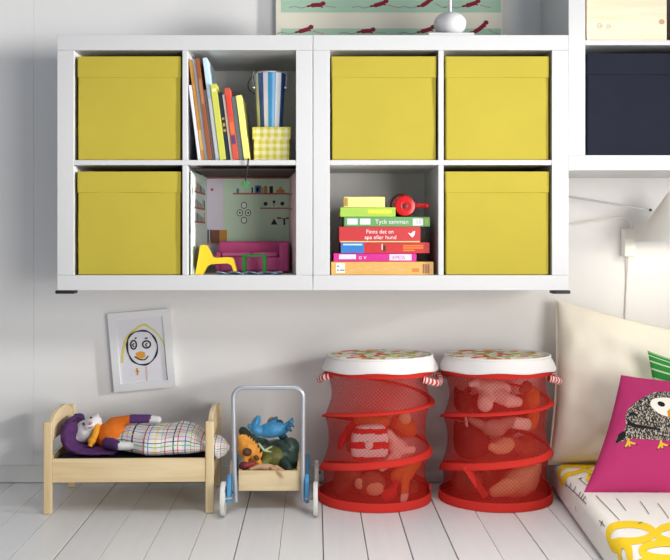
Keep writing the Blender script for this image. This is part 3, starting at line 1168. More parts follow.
# ------------------------------------------------------------------ framed drawing
def framed_drawing():
    c = P(142, 350, -.012)
    w, h, fr = .2085, .2645, .0245
    o = thing('picture_frame', 'white picture frame with a child drawing of a face, hanging crooked', 'picture', c)
    def loc(mbx, name, par=o):
        q = mbx.build(name, None, (0, 0, 0))
        q.parent = par
        return q
    m = MB()
    W2, H2 = w / 2, h / 2
    fm = mat('frame_white', (232, 232, 234), .4)
    for pts in ([(-W2, -H2), (W2, -H2), (W2 - fr, -H2 + fr), (-W2 + fr, -H2 + fr)], [(-W2, H2), (-W2 + fr, H2 - fr), (W2 - fr, H2 - fr), (W2, H2)],
                [(-W2, -H2), (-W2 + fr, -H2 + fr), (-W2 + fr, H2 - fr), (-W2, H2)], [(W2, -H2), (W2, H2), (W2 - fr, H2 - fr), (W2 - fr, -H2 + fr)]):
        m.prism(pts, -.011, .011, fm, 'Y')
    loc(m, 'frame')
    pap = mat('drawing_paper', (226, 226, 232), .8)
    d = MB().box(-W2 + fr - .002, W2 - fr + .002, -.004, .008, -H2 + fr - .002, H2 - fr + .002, pap)
    blk = mat('crayon_black', (48, 48, 54), .9)
    yel = mat('crayon_yellow', (224, 206, 110), .9)
    yl2 = mat('crayon_lime', (206, 214, 130), .9)
    org = mat('crayon_orange', (226, 160, 60), .9)
    rse = mat('crayon_rose', (222, 190, 180), .9)
    th = math.radians(-5)
    def fn(u, v, e):   # crop units (5.6 per px)
        x = (u / 5.6 + 90 - 142) / 297.0
        z = -(v / 5.6 + 300 - 350) / 297.0
        return Vector((x * math.cos(th) - z * math.sin(th), -.004 - e, x * math.sin(th) + z * math.cos(th)))
    d.stroke(fn, curve2([(180, 350), (190, 260), (215, 200), (290, 140), (330, 148)], 6), 13, yel)
    d.stroke(fn, curve2([(330, 148), (380, 190), (420, 260), (428, 330), (430, 375)], 6), 10, yl2)
    d.stroke(fn, curve2([(215, 215), (250, 180), (310, 172), (350, 195), (378, 250), (370, 310), (330, 355), (280, 360), (235, 335), (212, 280)], 6, True), [9 + 3 * math.sin(i * .7) for i in range(60)], blk, .0009, True)
    d.stroke(fn, curve2([(205, 240), (212, 290), (240, 340)], 6), 7, blk)
    for (cx, cy, rx, ry) in ((245, 250, 16, 24), (318, 248, 22, 20)):
        d.stroke(fn, [(cx + rx * math.cos(a * PI / 10), cy + ry * math.sin(a * PI / 10)) for a in range(20)], 9, blk, .0008, True)
        d.stroke(fn, curve2([(cx + 4, cy - 8), (cx - 6, cy + 2), (cx + 4, cy + 12)], 4), 7, blk)
    d.stroke(fn, [(252, 216), (262, 210)], 8, blk)
    d.stroke(fn, [(308, 214), (324, 212)], 8, blk)
    d.fan(fn, [(256, 296), (285, 286), (308, 292), (312, 318), (290, 330), (262, 322)], org, 2)
    d.stroke(fn, curve2([(252, 316), (280, 332), (310, 332), (328, 312)], 5), 7, blk, .001)
    d.stroke(fn, [(262, 380), (268, 400), (266, 420)], 10, org)
    d.stroke(fn, [(252, 398), (280, 400)], 7, yel)
    d.stroke(fn, [(316, 370), (320, 410), (320, 452)], 9, rse)
    d.stroke(fn, [(434, 378), (438, 450)], 7, mat('crayon_grey', (130, 132, 140), .9))
    loc(d, 'drawing')
    o.rotation_euler = (0, th, 0)
framed_drawing()

# ------------------------------------------------------------------ doll bed, pillow, doll and blanket
def bed():
    x0, x1, y0, y1 = -.8165, -.3085, -.411, -.055
    t = thing('doll_bed', 'small pine doll bed standing on the floor under the drawing', 'doll bed', ((x0 + x1) / 2, (y0 + y1) / 2, 0))
    pw = .025
    ht = .2755
    for xa in (x0, x1 - pw):
        for ya in (y0, y1 - .018):
            MB().box(xa, xa + pw, ya, ya + .018, .0006, ht, PINEZ, .003, 3).build('leg', t)
    for xa, nm in ((x0 + .005, 'headboard'), (x1 - pw + .005, 'footboard')):
        ya, yb = y0 + .0185, y1 - .0185
        n = 16
        pts = [(ya, .212), (ya, .268)]
        for i in range(1, n):
            q = i / n
            s = min(1, max(0, (.5 - abs(q - .5)) * 3.2))
            s = s * s * (3 - 2 * s)
            pts.append((ya + (yb - ya) * q, .268 + .025 * s))
        pts += [(yb, .268), (yb, .212)]
        MB().prism(pts, xa, xa + .014, PINEY, 'X', .002, 2).build(nm, t)
    zr0, zr1 = .094, .165
    MB().box(x0 + pw + .0003, x1 - pw - .0003, y0 + .003, y0 + .015, zr0, zr1, PINE, .002, 2).build('side_rail', t)
    MB().box(x0 + pw + .0003, x1 - pw - .0003, y1 - .015, y1 - .003, zr0, zr1, PINE, .002, 2).build('side_rail', t)
    MB().box(x0 + .004, x0 + .016, y0 + .0185, y1 - .0185, zr0, zr1, PINEY, .002, 2).build('end_rail', t)
    MB().box(x1 - .016, x1 - .004, y0 + .0185, y1 - .0185, zr0, zr1 - .03, PINEY, .002, 2).build('end_rail', t)
    MB().box(x0 + .018, x1 - .018, y0 + .0155, y1 - .0155, .098, .106, PINE, .001, 1).build('base_board', t)
    t.rotation_euler = (0, 0, math.radians(1.5))
    return x0, x1, y0, y1
bx0, bx1, by0, by1 = bed()
NV = cloth('doll_mattress_navy', (44, 50, 70))
mb = MB().box(bx0 + .028, bx1 - .028, by0 + .026, by1 - .026, .1065, .154, NV, .012, 3)
tag(mb.build('doll_mattress', loc=((bx0 + bx1) / 2, -.25, .1065)), 'dark navy mattress inside the doll bed under the blanket', 'mattress')

def doll_pillow():
    m = cloth('purple_quilt', (84, 50, 98), var=.3, vscale=70, bump=.6, bscale=120)
    def fnp(u, v):
        # a limp pillow: flat end under the doll's head, other end propped up the headboard
        cl = cat_curve([P(121, 447.5, -.25), P(100, 447, -.25), P(86, 445, -.25), P(76.5, 440, -.25), P(73, 431, -.25), P(74.5, 423, -.25), P(77, 419, -.25)], 8)
        i = min(int(u * (len(cl) - 1)), len(cl) - 2)
        f = u * (len(cl) - 1) - i
        c = cl[i].lerp(cl[i + 1], f)
        d = (cl[i + 1] - cl[i]).normalized()
        nrm = Vector((-d.z, 0, d.x)) * -1
        a = 2 * PI * v
        w = .118 * (1 - .25 * abs(2 * u - 1) ** 4)
        th = (.013 + .0125 * min(1, max(0, (u - .3) / .3))) * (1 - (abs(2 * u - 1)) ** 6) ** .5 if 0 < u < 1 else 0
        pz = c + nrm * (th * math.sin(a)) + Vector((0, math.copysign(abs(math.cos(a)) ** .7, math.cos(a)) * w * (.25 if u in (0, 1) else 1), 0))
        n = noise.noise(pz * 38)
        n2 = noise.noise(pz * 90)
        return pz + nrm * (.006 * n + .003 * n2) * (1 if math.sin(a) > 0 else -1)
    mb = MB()
    mb.grid(fnp, 40, 36, m)
    bmesh.ops.remove_doubles(mb.bm, verts=mb.bm.verts, dist=.0004)
    bmesh.ops.recalc_face_normals(mb.bm, faces=mb.bm.faces)
    tag(mb.build('doll_pillow', loc=P(80, 458, -.25), angle=80), 'purple crumpled doll pillow propped against the bed headboard', 'pillow')
doll_pillow()

def doll():
    Y = -.27
    def q(px, py, dy=0): return P(px, py, Y + dy)
    s = 1 / 319.7
    wt = cloth('doll_white_plush', (222, 220, 220), var=.05)
    gy = cloth('doll_grey_plush', (190, 188, 190), var=.05)
    orr = cloth('doll_orange_knit', (216, 112, 36), var=.1, vscale=60)
    pu = cloth('doll_purple_sleeve', (92, 60, 110), var=.12, vscale=60)
    dk = mat('doll_eye', (40, 34, 44), .3)
    pkm = cloth('doll_pink_nose', (214, 130, 150))
    ylw = cloth('doll_yellow_scarf', (228, 158, 48))
    t = thing('cloth_doll', 'white cat faced cloth doll in an orange sweater lying in the doll bed', 'doll', q(100, 457))
    b = blob([
        ('e', q(86, 431), (15 * s, .043, 11.5 * s), (0, -.5, 0), wt),
        ('e', q(92, 424), (11 * s, .034, 8 * s), (0, -.6, 0), wt),
        ('e', q(89.5, 426, -.03), (6 * s, .018, 4.6 * s), (0, -.5, 0), wt),
        ('c', q(79, 437, -.02), q(73.5, 439, -.028), .015, .011, wt),
        ('c', q(92, 420, .03), q(97, 415.5, .036), .014, .009, gy),
        ('c', q(98, 437), q(104, 436), .022, .03, orr),
        ('e', q(112, 436), (17 * s, .05, 15 * s), None, orr),
        ('c', q(112, 423, .02), q(131, 418.8, .02), .018, .0145, orr),
        ('c', q(132, 418.8, .02), q(149, 418.6, .02), .0155, .0145, pu),
        ('c', q(150, 419, .02), q(158, 419.5, .02), .0135, .0125, wt),
        ('c', q(108, 443, -.045), q(118, 445.5, -.078), .019, .0165, pu),
        ('c', q(121, 446, -.082), q(130, 446, -.083), .0145, .013, wt),
        ('c', q(120, 440), q(196, 444), .024, .016, wt),
    ], .0042)
    b.build('doll_body', t, angle=180)
    for (px, py, dy) in ((83.6, 423.6, -.034), (91.2, 417.8, -.016)):
        MB().ell(q(px, py, dy), (.0042, .0045, .0048), dk, sub=2).build('eye', t)
    MB().ell(q(90.6, 423.4, -.0475), (.007, .005, .0045), pkm, (0, -.6, 0), 2).build('nose', t)
    MB().tube(cat_curve([q(88, 427.5, -.049), q(90.5, 428.2, -.05), q(93.5, 426, -.046)], 5), .0011, dk, 6).build('mouth', t)
    sc = MB()
    sc.tube(cat_curve([q(96.5, 424, -.01), q(96, 431, -.036), q(93.5, 438, -.046), q(91, 443, -.03)], 6), .0105, ylw, 10)
    sc.ell(q(91.6, 441, -.052), (.012, .009, .012), ylw)
    sc.tube(cat_curve([q(91.6, 441, -.055), q(90, 446, -.058)], 4), [.006] * 4 + [.008], ylw, 8)
    sc.build('scarf', t)
doll()

def blanket():
    pl = uv_lines('plaid_cotton', (230, 229, 228), [
        (0, 5, .05, .03, (40, 46, 84)), (0, 5, .22, .025, (226, 70, 110)), (0, 5, .38, .03, (110, 184, 104)), (0, 5, .52, .03, (240, 220, 110)), (0, 5, .66, .025, (96, 132, 206)), (0, 5, .84, .03, (214, 60, 60)),
        (1, 5, .08, .03, (208, 54, 60)), (1, 5, .26, .03, (76, 118, 204)), (1, 5, .44, .035, (240, 220, 110)), (1, 5, .6, .025, (208, 84, 156)), (1, 5, .78, .03, (52, 52, 76)), (1, 5, .92, .025, (110, 184, 104))])
    # cross-sections along the bed: (px, top z, half width, bottom z, centre Y)
    secs = [(113, .214, .07, .168, -.232), (116, .231, .08, .165, -.232), (130, .238, .096, .160, -.24), (150, .239, .126, .158, -.262), (166, .236, .126, .158, -.26), (180, .244, .124, .160, -.26), (192, .238, .112, .162, -.262), (199, .228, .1, .164, -.265), (205, .2085, .086, .169, -.27), (213, .207, .074, .158, -.275), (219, .206, .06, .142, -.28), (225, .194, .034, .150, -.28), (229.5, .178, .007, .169, -.28)]
    k = F / (-.29 - CY)
    def fnb(u, v):
        f = u * (len(secs) - 1)
        i = min(int(f), len(secs) - 2)
        f -= i
        f = f * f * (3 - 2 * f)
        a, b = secs[i], secs[i + 1]
        px, zt, hw, zb, yc = [a[j] + (b[j] - a[j]) * f for j in range(5)]
        an = PI * (1.0 - v) if False else 2 * PI * v
        cy = math.cos(an)
        sy = math.sin(an)
        zm = zb + (zt - zb) * .35
        y = yc - hw * math.copysign(abs(cy) ** .8, cy)
        z = zm + ((zt - zm) if sy > 0 else (zm - zb)) * math.copysign(abs(sy) ** .75, sy)
        x = (px - VX) / k
        am = min(1, min(u, 1 - u) * 12)
        n = noise.noise(Vector((x * 16, y * 22, z * 22)))
        n2 = noise.noise(Vector((x * 38 + 5, y * 18, z * 40)))
        foot = 1.0 if not (7.2 < u * 12 < 9.4) else .35
        amp = am * foot
        if sy > -.2:
            z += (.007 * n + .003 * n2) * amp
        y += .006 * n2 * amp
        return Vector((x, y, z))
    t = MB()
    tt = MB()
    tt.grid(fnb, 72, 48, pl)
    bmesh.ops.remove_doubles(tt.bm, verts=tt.bm.verts, dist=.0003)
    tag(tt.build('doll_blanket', loc=P(165, 457, -.27), angle=180), 'white blanket with rainbow plaid lines covering the doll', 'blanket')
blanket()

# ------------------------------------------------------------------ walker cart
def cart():
    bl = mat('cart_blue', (74, 158, 214), .4)
    wh = mat('wheel_white', (228, 228, 222), .5)
    t = thing('toy_walker_cart', 'wooden toy walker cart with grey handle bar and white wheels', 'toy cart', (-.14, -.25, 0))
    x0, x1, y0, y1, z0, z1 = -.2325, -.0455, -.365, -.09, .058, .119
    MB().box(x0, x1, y0, y0 + .012, z0, z1, PINE, .002, 2).build('front_panel', t)
    MB().box(x0, x1, y1 - .012, y1, z0, z1, PINE, .002, 2).build('back_panel', t)
    MB().box(x0, x0 + .01, y0 + .0123, y1 - .0123, z0, z1, PINEY, .002, 2).build('side_panel', t)
    MB().box(x1 - .01, x1, y0 + .0123, y1 - .0123, z0, z1, PINEY, .002, 2).build('side_panel', t)
    MB().box(x0 + .0103, x1 - .0103, y0 + .0123, y1 - .0123, z0 + .002, z0 + .009, PINE).build('tray_floor', t)
    # handle bar
    yh = -.384
    xl, xr, zt = -.2425, -.0375, .3745
    r = .03
    pts = [(xl + .004, yh, .03), (xl, yh, .12), (xl - .004, yh, zt - r)]
    for q in range(1, 6):
        a = PI - q * PI / 12
        pts.append((xl - .004 + r + r * math.cos(a), yh, zt - r + r * math.sin(a)))
    pts.append((xl + r, yh, zt))
    pts.append((xr - r + .002, yh, zt))
    for q in range(1, 6):
        a = PI / 2 - q * PI / 12
        pts.append((xr + .002 - r + r * math.cos(a), yh, zt - r + r * math.sin(a)))
    pts += [(xr + .002, yh, zt - r), (xr + .001, yh, .12), (xr + .002, yh, .03)]
    MB().tube(pts, .0068, mat('handle_grey', (186, 190, 198), .3, metal=.45), 14).build('handle', t)
    for sx, xa in ((-1, xl - .0095), (1, xr + .0075)):
        xb = xa + sx * .012
        a, b = min(xa, xb), max(xa, xb)
        MB().prism([(-.425, .035), (-.37, .03), (-.362, .105), (-.378, .112), (-.4, .1)], a, b, bl, 'X', .003, 2).build('bracket', t)
        MB().box(a, b, -.15, -.09, .03, .115, bl, .004, 2).build('bracket', t)
    rw = .05
    for xa in (-.279, -.0045):
        for yw in (-.43, -.13):
            M = Matrix.Translation((xa + .006 - .004 * (yw > -.2) * -1, yw, rw + .0008)) @ Matrix.Rotation(PI / 2, 4, 'Y')
            MB().lathe([(0, -.006), (rw * .3, -.006), (rw * .34, -.004), (rw * .8, -.004), (rw * .86, -.0065), (rw * .97, -.0065), (rw, -.004), (rw, .004), (rw * .97, .0065), (rw * .86, .0065), (rw * .8, .004), (rw * .34, .004), (rw * .3, .006), (0, .006)], (0, 0, 0), wh, 40, M).build('wheel', t)
    for yw in (-.43, -.13):
        MB().tube([(-.272, yw, rw), (-.003, yw, rw)], .003, STEEL, 8).build('axle', t) if yw > -.2 else None
    for xa, xb in ((-.2735, -.25), (-.03, -.004)):
        MB().tube([(xa, -.43, rw), ((xa + xb) / 2, -.428, rw), (xb, -.42, rw)], .004, STEEL, 8).build('axle', t)
cart()

# toy dinosaurs in the cart
def dino(name, label, elems, vox, extra=None):
    b = blob(elems, vox, smooth_it=2)
    o = b.build(name, None, elems[0][1], angle=180)
    tag(o, label, 'toy dinosaur' if 'dino' in name else 'toy', 'toys heaped in the walker cart')
    return o
def toys():
    def q(px, py, Y=-.22): return P(px, py, Y)
    s = 1 / 315.
    gr = mat('dino_green', (48, 74, 66), .4, var=.6, vscale=60, bump=.4, bscale=180)
    gr2 = mat('dino_olive', (126, 128, 62), .45, var=.5, vscale=70, bump=.4, bscale=180)
    o = dino('toy_dinosaur', 'dark green toy dinosaur lying under the blue one in the cart', [
        ('e', q(279, 455, -.2), (21 * s, .05, 16 * s), (0, .25, 0), gr),
        ('e', q(274, 456, -.228), (13 * s, .03, 11 * s), (0, .2, 0), gr2),
        ('c', q(290, 447, -.2), q(293, 464, -.19), .032, .016, gr),
        ('c', q(262, 447, -.21), q(254, 441, -.2), .03, .016, gr),
        ('c', q(254, 441, -.2), q(243, 431, -.17), .016, .015, gr),
        ('c', q(266, 460, -.255), q(262, 468, -.285), .015, .01, gr2),
        ('c', q(284, 462, -.245), q(290, 470, -.285), .017, .01, gr),
    ], .0035)
    bl = mat('dino_blue', (58, 138, 186), .45, var=.35, vscale=45)
    bd = mat('dino_blue_dark', (40, 96, 130), .45)
    e = [
        ('e', q(272, 430, -.27), (16 * s, .03, 8.0 * s), (0, -.12, 0), bl),
        ('e', q(255.5, 423.5, -.27), (4.2 * s, .036, 9.2 * s), (0, .45, 0), bl),
        ('c', q(258, 431, -.28), q(249.5, 426, -.29), .018, .008, bl),
        ('c', q(284, 429, -.27), q(291.5, 421.5, -.27), .016, .008, bl),
        ('c', q(291.5, 421.5, -.27), q(292.4, 418, -.27), .007, .0035, bd),
        ('c', q(290, 424, -.28), q(294, 426.5, -.28), .006, .0035, bd),
        ('c', q(288, 428, -.29), q(291, 431, -.29), .008, .004, bd),
        ('c', q(270, 422.5, -.26), q(276.5, 418, -.26), .01, .006, bd),
    ]
    dino('toy_dinosaur', 'bright blue toy dinosaur lying on top of the heap in the cart', e, .003)
    og = mat('dino_orange', (226, 150, 48), .5, var=.25, vscale=60)
    br = mat('dino_brown', (92, 58, 40), .5)
    e = [
        ('e', q(248, 449, -.29), (11 * s, .028, 9.5 * s), (0, .7, 0), og),
        ('c', q(252, 453, -.3), q(259.5, 463, -.315), .017, .009, og),
        ('c', q(243, 443, -.3), q(239.5, 437, -.3), .014, .007, og),
        ('c', q(246, 456, -.31), q(245.5, 465, -.32), .011, .007, og),
        ('e', q(247, 452, -.316), (4.6 * s, .012, 4 * s), None, br),
        ('e', q(256.5, 458, -.318), (3.2 * s, .008, 2.4 * s), (0, .7, 0), br),
    ]
    for i in range(9):
        a = i / 8
        px, py = 240 + 20 * a, 437.5 + 17 * a - 5 * math.sin(a * PI)
        e.append(('c', q(px, py + 2, -.295), q(px + 2.6, py - 3.6, -.295), .006, .0022, og))
    dino('toy_dinosaur', 'orange spiky toy dinosaur at the left of the cart', e, .0026)
    tn = mat('toy_tan', (206, 166, 128), .6, var=.12, vscale=50)
    e = [
        ('e', q(267, 467.4, -.325), (11 * s, .013, 3.8 * s), (0, .1, 0), tn),
        ('c', q(276, 467.5, -.335), q(284.5, 471.5, -.36), .0085, .005, tn),
        ('c', q(272, 468, -.345), q(281.5, 475, -.3785), .006, .0042, tn),
        ('c', q(258, 467, -.33), q(250.5, 469, -.335), .009, .006, tn),
        ('c', q(281.5, 475, -.3785), q(283.5, 478.4, -.376), .0042, .003, tn),
    ]
    dino('toy_lizard', 'pale tan toy lizard hanging a leg over the front of the cart', e, .0026)
    e = [('e', q(244, 466, -.335), (5.5 * s, .012, 4.5 * s), None, mat('toy_maroon', (92, 22, 34), .5)), ('c', q(248, 465, -.337), q(254, 463.5, -.338), .008, .005, mat('toy_red', (170, 40, 50), .5))]
    dino('toy_figure', 'small maroon toy in the front left corner of the cart', e, .0025)
    e = [('e', q(272, 421.5, -.2), (5 * s, .014, 5 * s), None, mat('toy_mustard', (206, 150, 50), .5)), ('e', q(279, 424, -.2), (5 * s, .012, 5 * s), None, mat('toy_petrol', (46, 84, 104), .5)), ('c', q(285, 440, -.16), q(275, 425, -.19), .014, .011, mat('toy_petrol', (46, 84, 104), .5))]
    dino('toy_bird', 'small mustard headed toy peeking out behind the blue dinosaur', e, .0026)
    cl = mat('claw_pale', (196, 214, 170), .5)
    e = [('c', q(259, 444, -.275), q(264, 450.5, -.283), .0045, .004, cl), ('c', q(264, 450.5, -.283), q(272, 446.5, -.285), .004, .0028, cl), ('c', q(264, 450.5, -.283), q(271, 452, -.286), .004, .0028, cl)]
    dino('toy_figure', 'little pale green claw toy wedged between orange and green dinosaurs', e, .0018)
toys()

# ------------------------------------------------------------------ red net baskets
LIDW = cloth('lid_white_cloth', (236, 232, 230), var=.03)
def lid_print():
    m, nt, b = new_mat('lid_print_cloth')
    n = nd(nt, 'ShaderNodeTexVoronoi')
    n.inputs['Scale'].default_value = 42
    nt.links.new(objco(nt), n.inputs['Vector'])
    r = nd(nt, 'ShaderNodeValToRGB')
    r.color_ramp.interpolation = 'CONSTANT'
    cols = [(0, (236, 232, 228)), (.3, (214, 70, 52)), (.42, (236, 232, 228)), (.5, (150, 186, 70)), (.62, (236, 232, 228)), (.68, (232, 206, 70)), (.77, (236, 232, 228)), (.83, (226, 130, 60)), (.92, (236, 232, 228))]
    r.color_ramp.elements[0].color = lin(cols[0][1])
    r.color_ramp.elements[1].position = cols[1][0]
    r.color_ramp.elements[1].color = lin(cols[1][1])
    for p, c in cols[2:]:
        e = r.color_ramp.elements.new(p)
        e.color = lin(c)
    sp = nd(nt, 'ShaderNodeSeparateColor')
    nt.links.new(n.outputs['Color'], sp.inputs[0])
    nt.links.new(sp.outputs[0], r.inputs[0])
    nt.links.new(r.outputs[0], b.inputs['Base Color'])
    b.inputs['Roughness'].default_value = .8
    return m
LIDP = lid_print()
STRW = cloth('handle_stripe_white', (236, 226, 222))
def basket(c, lean, label, phase, strap_px, hands):
    cx, cy = c
    t = thing('net_basket', label, 'basket', (cx, cy, 0), 'red net toy baskets')
    H, R = .43, .168
    def ax(z): return Vector((cx + lean * z / H, cy, 0))
    # the wire spiral: height as a function of turn (theta/2pi), starting at the left, running over the front
    def sz(q):
        base = [(0, .012), (.5, .03), (.75, .062), (1.0, .104), (1.12, .126), (1.25, .143), (1.38, .153), (1.5, .16), (1.75, .21), (2.0, .266), (2.12, .284), (2.25, .297), (2.38, .305), (2.5, .312), (2.75, .355), (3.0, .398), (3.25, .425), (3.4, .43), (4, .43)]
        for (a, za), (b, zb) in zip(base, base[1:]):
            if a <= q <= b:
                return za + (zb - za) * (q - a) / (b - a)
        return .43
    NS = 48
    def ang(q): return PI + 2 * PI * q + phase   # left -> front (-Y) -> right -> back
    # wall between wire turns pulls in slightly
    wires = lambda th: [sz(0)] + sorted(sz(q) for q in [((th - PI - phase) / (2 * PI)) % 1 + j for j in (0, 1, 2, 3) if ((th - PI - phase) / (2 * PI)) % 1 + j > .5]) + [.432]
    def wall(u, v):
        th = 2 * PI * u
        z = .008 + (.43 - .008) * v
        ws = wires(th)
        lo = max([w for w in ws if w <= z] or [0])
        hi = min([w for w in ws if w >= z] or [.435])
        g = 0 if hi - lo < 1e-4 else (z - lo) / (hi - lo)
        sag = min(.016, (hi - lo) * .12) * math.sin(PI * g)
        r = R * (1.0 + .045 * (1 - v) ** 2 - .02 * v) - sag
        p = ax(z)
        wob = .002 * noise.noise(Vector((math.cos(th) * 3, math.sin(th) * 3, z * 20)))
        return p + Vector(((r + wob) * math.cos(th), (r + wob) * math.sin(th), z))
    w = MB()
    w.grid(wall, 72, 60, REDMESH, wrap=True)
    w.build('net_wall', t, angle=180)
    # fabric-covered wire bands
    def rad(z): return R * (1.0 + .045 * (1 - z / .43) ** 2 - .02 * z / .43) + .001
    b = MB()
    pts = []
    n = 150
    for i in range(n + 1):
        q = .5 + 2.75 * i / n
        z = sz(q)
        th = ang(q)
        p = ax(z)
        pts.append(p + Vector((rad(z) * math.cos(th), rad(z) * math.sin(th), z)))
    b.tube(pts, .0125, REDFAB, 8, flat=.3)
    b.build('spiral_band', t, angle=180)
    bb = MB()
    bb.lathe([(rad(0) + .002, .001), (rad(0) + .0035, .010), (rad(0) + .002, .028), (rad(0) - .002, .028), (rad(0) - .002, .001)], (cx, cy, 0), REDFAB, 64)
    bb.lathe([(0, .001), (rad(0), .001), (rad(0), .004), (0, .004)], (cx, cy, 0), REDFAB, 64)
    bb.build('base_band', t)
    tb = MB()
    p = ax(.43)
    tb.lathe([(rad(.43) + .0015, .4), (rad(.43) + .003, .425), (rad(.43), .432), (rad(.43) - .003, .425), (rad(.43) - .002, .4)], (p.x, p.y, 0), REDFAB, 64)
    tb.build('top_band', t)
    # lid with its loose skirt
    def lidf(u, v):
        th = 2 * PI * u
        wv = math.sin(th * 3 + phase * 5) * .5 + .5 * math.sin(th * 7 + 1)
        prof = [(.1825, .414 + .004 * wv), (.1838, .418 + .004 * wv), (.177, .433), (.169, .447), (.166, .453), (.162, .4555)]
        f = v * (len(prof) - 1)
        i = min(int(f), len(prof) - 2)
        f -= i
        r = prof[i][0] + (prof[i + 1][0] - prof[i][0]) * f
        z = prof[i][1] + (prof[i + 1][1] - prof[i][1]) * f
        return Vector((p.x + r * math.cos(th) * 1.0, p.y + r * math.sin(th), z + .002 * math.cos(th + .6)))
    l = MB()
    l.grid(lidf, 72, 15, LIDW, wrap=True)
    l.tube([(p.x + .1645 * math.cos(a * PI / 32), p.y + .1645 * math.sin(a * PI / 32), .4545 + .002 * math.cos(a * PI / 32 + .6)) for a in range(64)], .0042, LIDW, 8, True)
    ld = l.build('lid', t, angle=80)
    top = MB()
    top.lathe([(.1625, .4562), (.12, .4572), (.06, .459), (0, .4595)], (p.x, p.y, 0), LIDP, 64)
    top.build('lid_top', ld)
    # striped carrying handles left and right
    for hang in hands:
        q = MB()
        Rz = Matrix.Translation((p.x, cy, 0)) @ Matrix.Rotation(math.radians(hang), 4, 'Z')
        x0 = rad(.4) + .001
        path = cat_curve([(x0 - .014, -.07, .392), (x0 + .001, -.062, .388), (x0 + .021, -.03, .378), (x0 + .022, .02, .378), (x0 + .008, .06, .39), (x0 - .014, .07, .396)], 10)
        q.tube(path, .0105, None, 10, M=Rz, mfun=lambda k: STRW if (k // 2) % 2 else REDFAB)
        q.build('carry_handle', t)
    if strap_px:
        k = F / (cy - .14 - CY)
        a, b2 = [P(px, py, cy - .135) for px, py in strap_px]
        st = MB()
        dv = (b2 - a).normalized()
        sd = dv.cross(Vector((0, 1, 0))).normalized() * .0105
        st.prism([((a - sd).x, (a - sd).z), ((b2 - sd).x, (b2 - sd).z), ((b2 + sd).x, (b2 + sd).z), ((a + sd).x, (a + sd).z)], cy - .135, cy - .133, REDFAB, 'Y')
        st.build('inner_strap', t)
    return t
B1 = (.188, -.224)
B2 = (.572, -.222)
basket(B1, .018, 'red net basket beside the walker cart, striped bag visible inside', 0.0, None, (176, -18))
basket(B2, .006, 'red net basket beside the cushions, full of pale soft toys', 0.0, ((465.5, 466), (486, 497)), (148, -6))

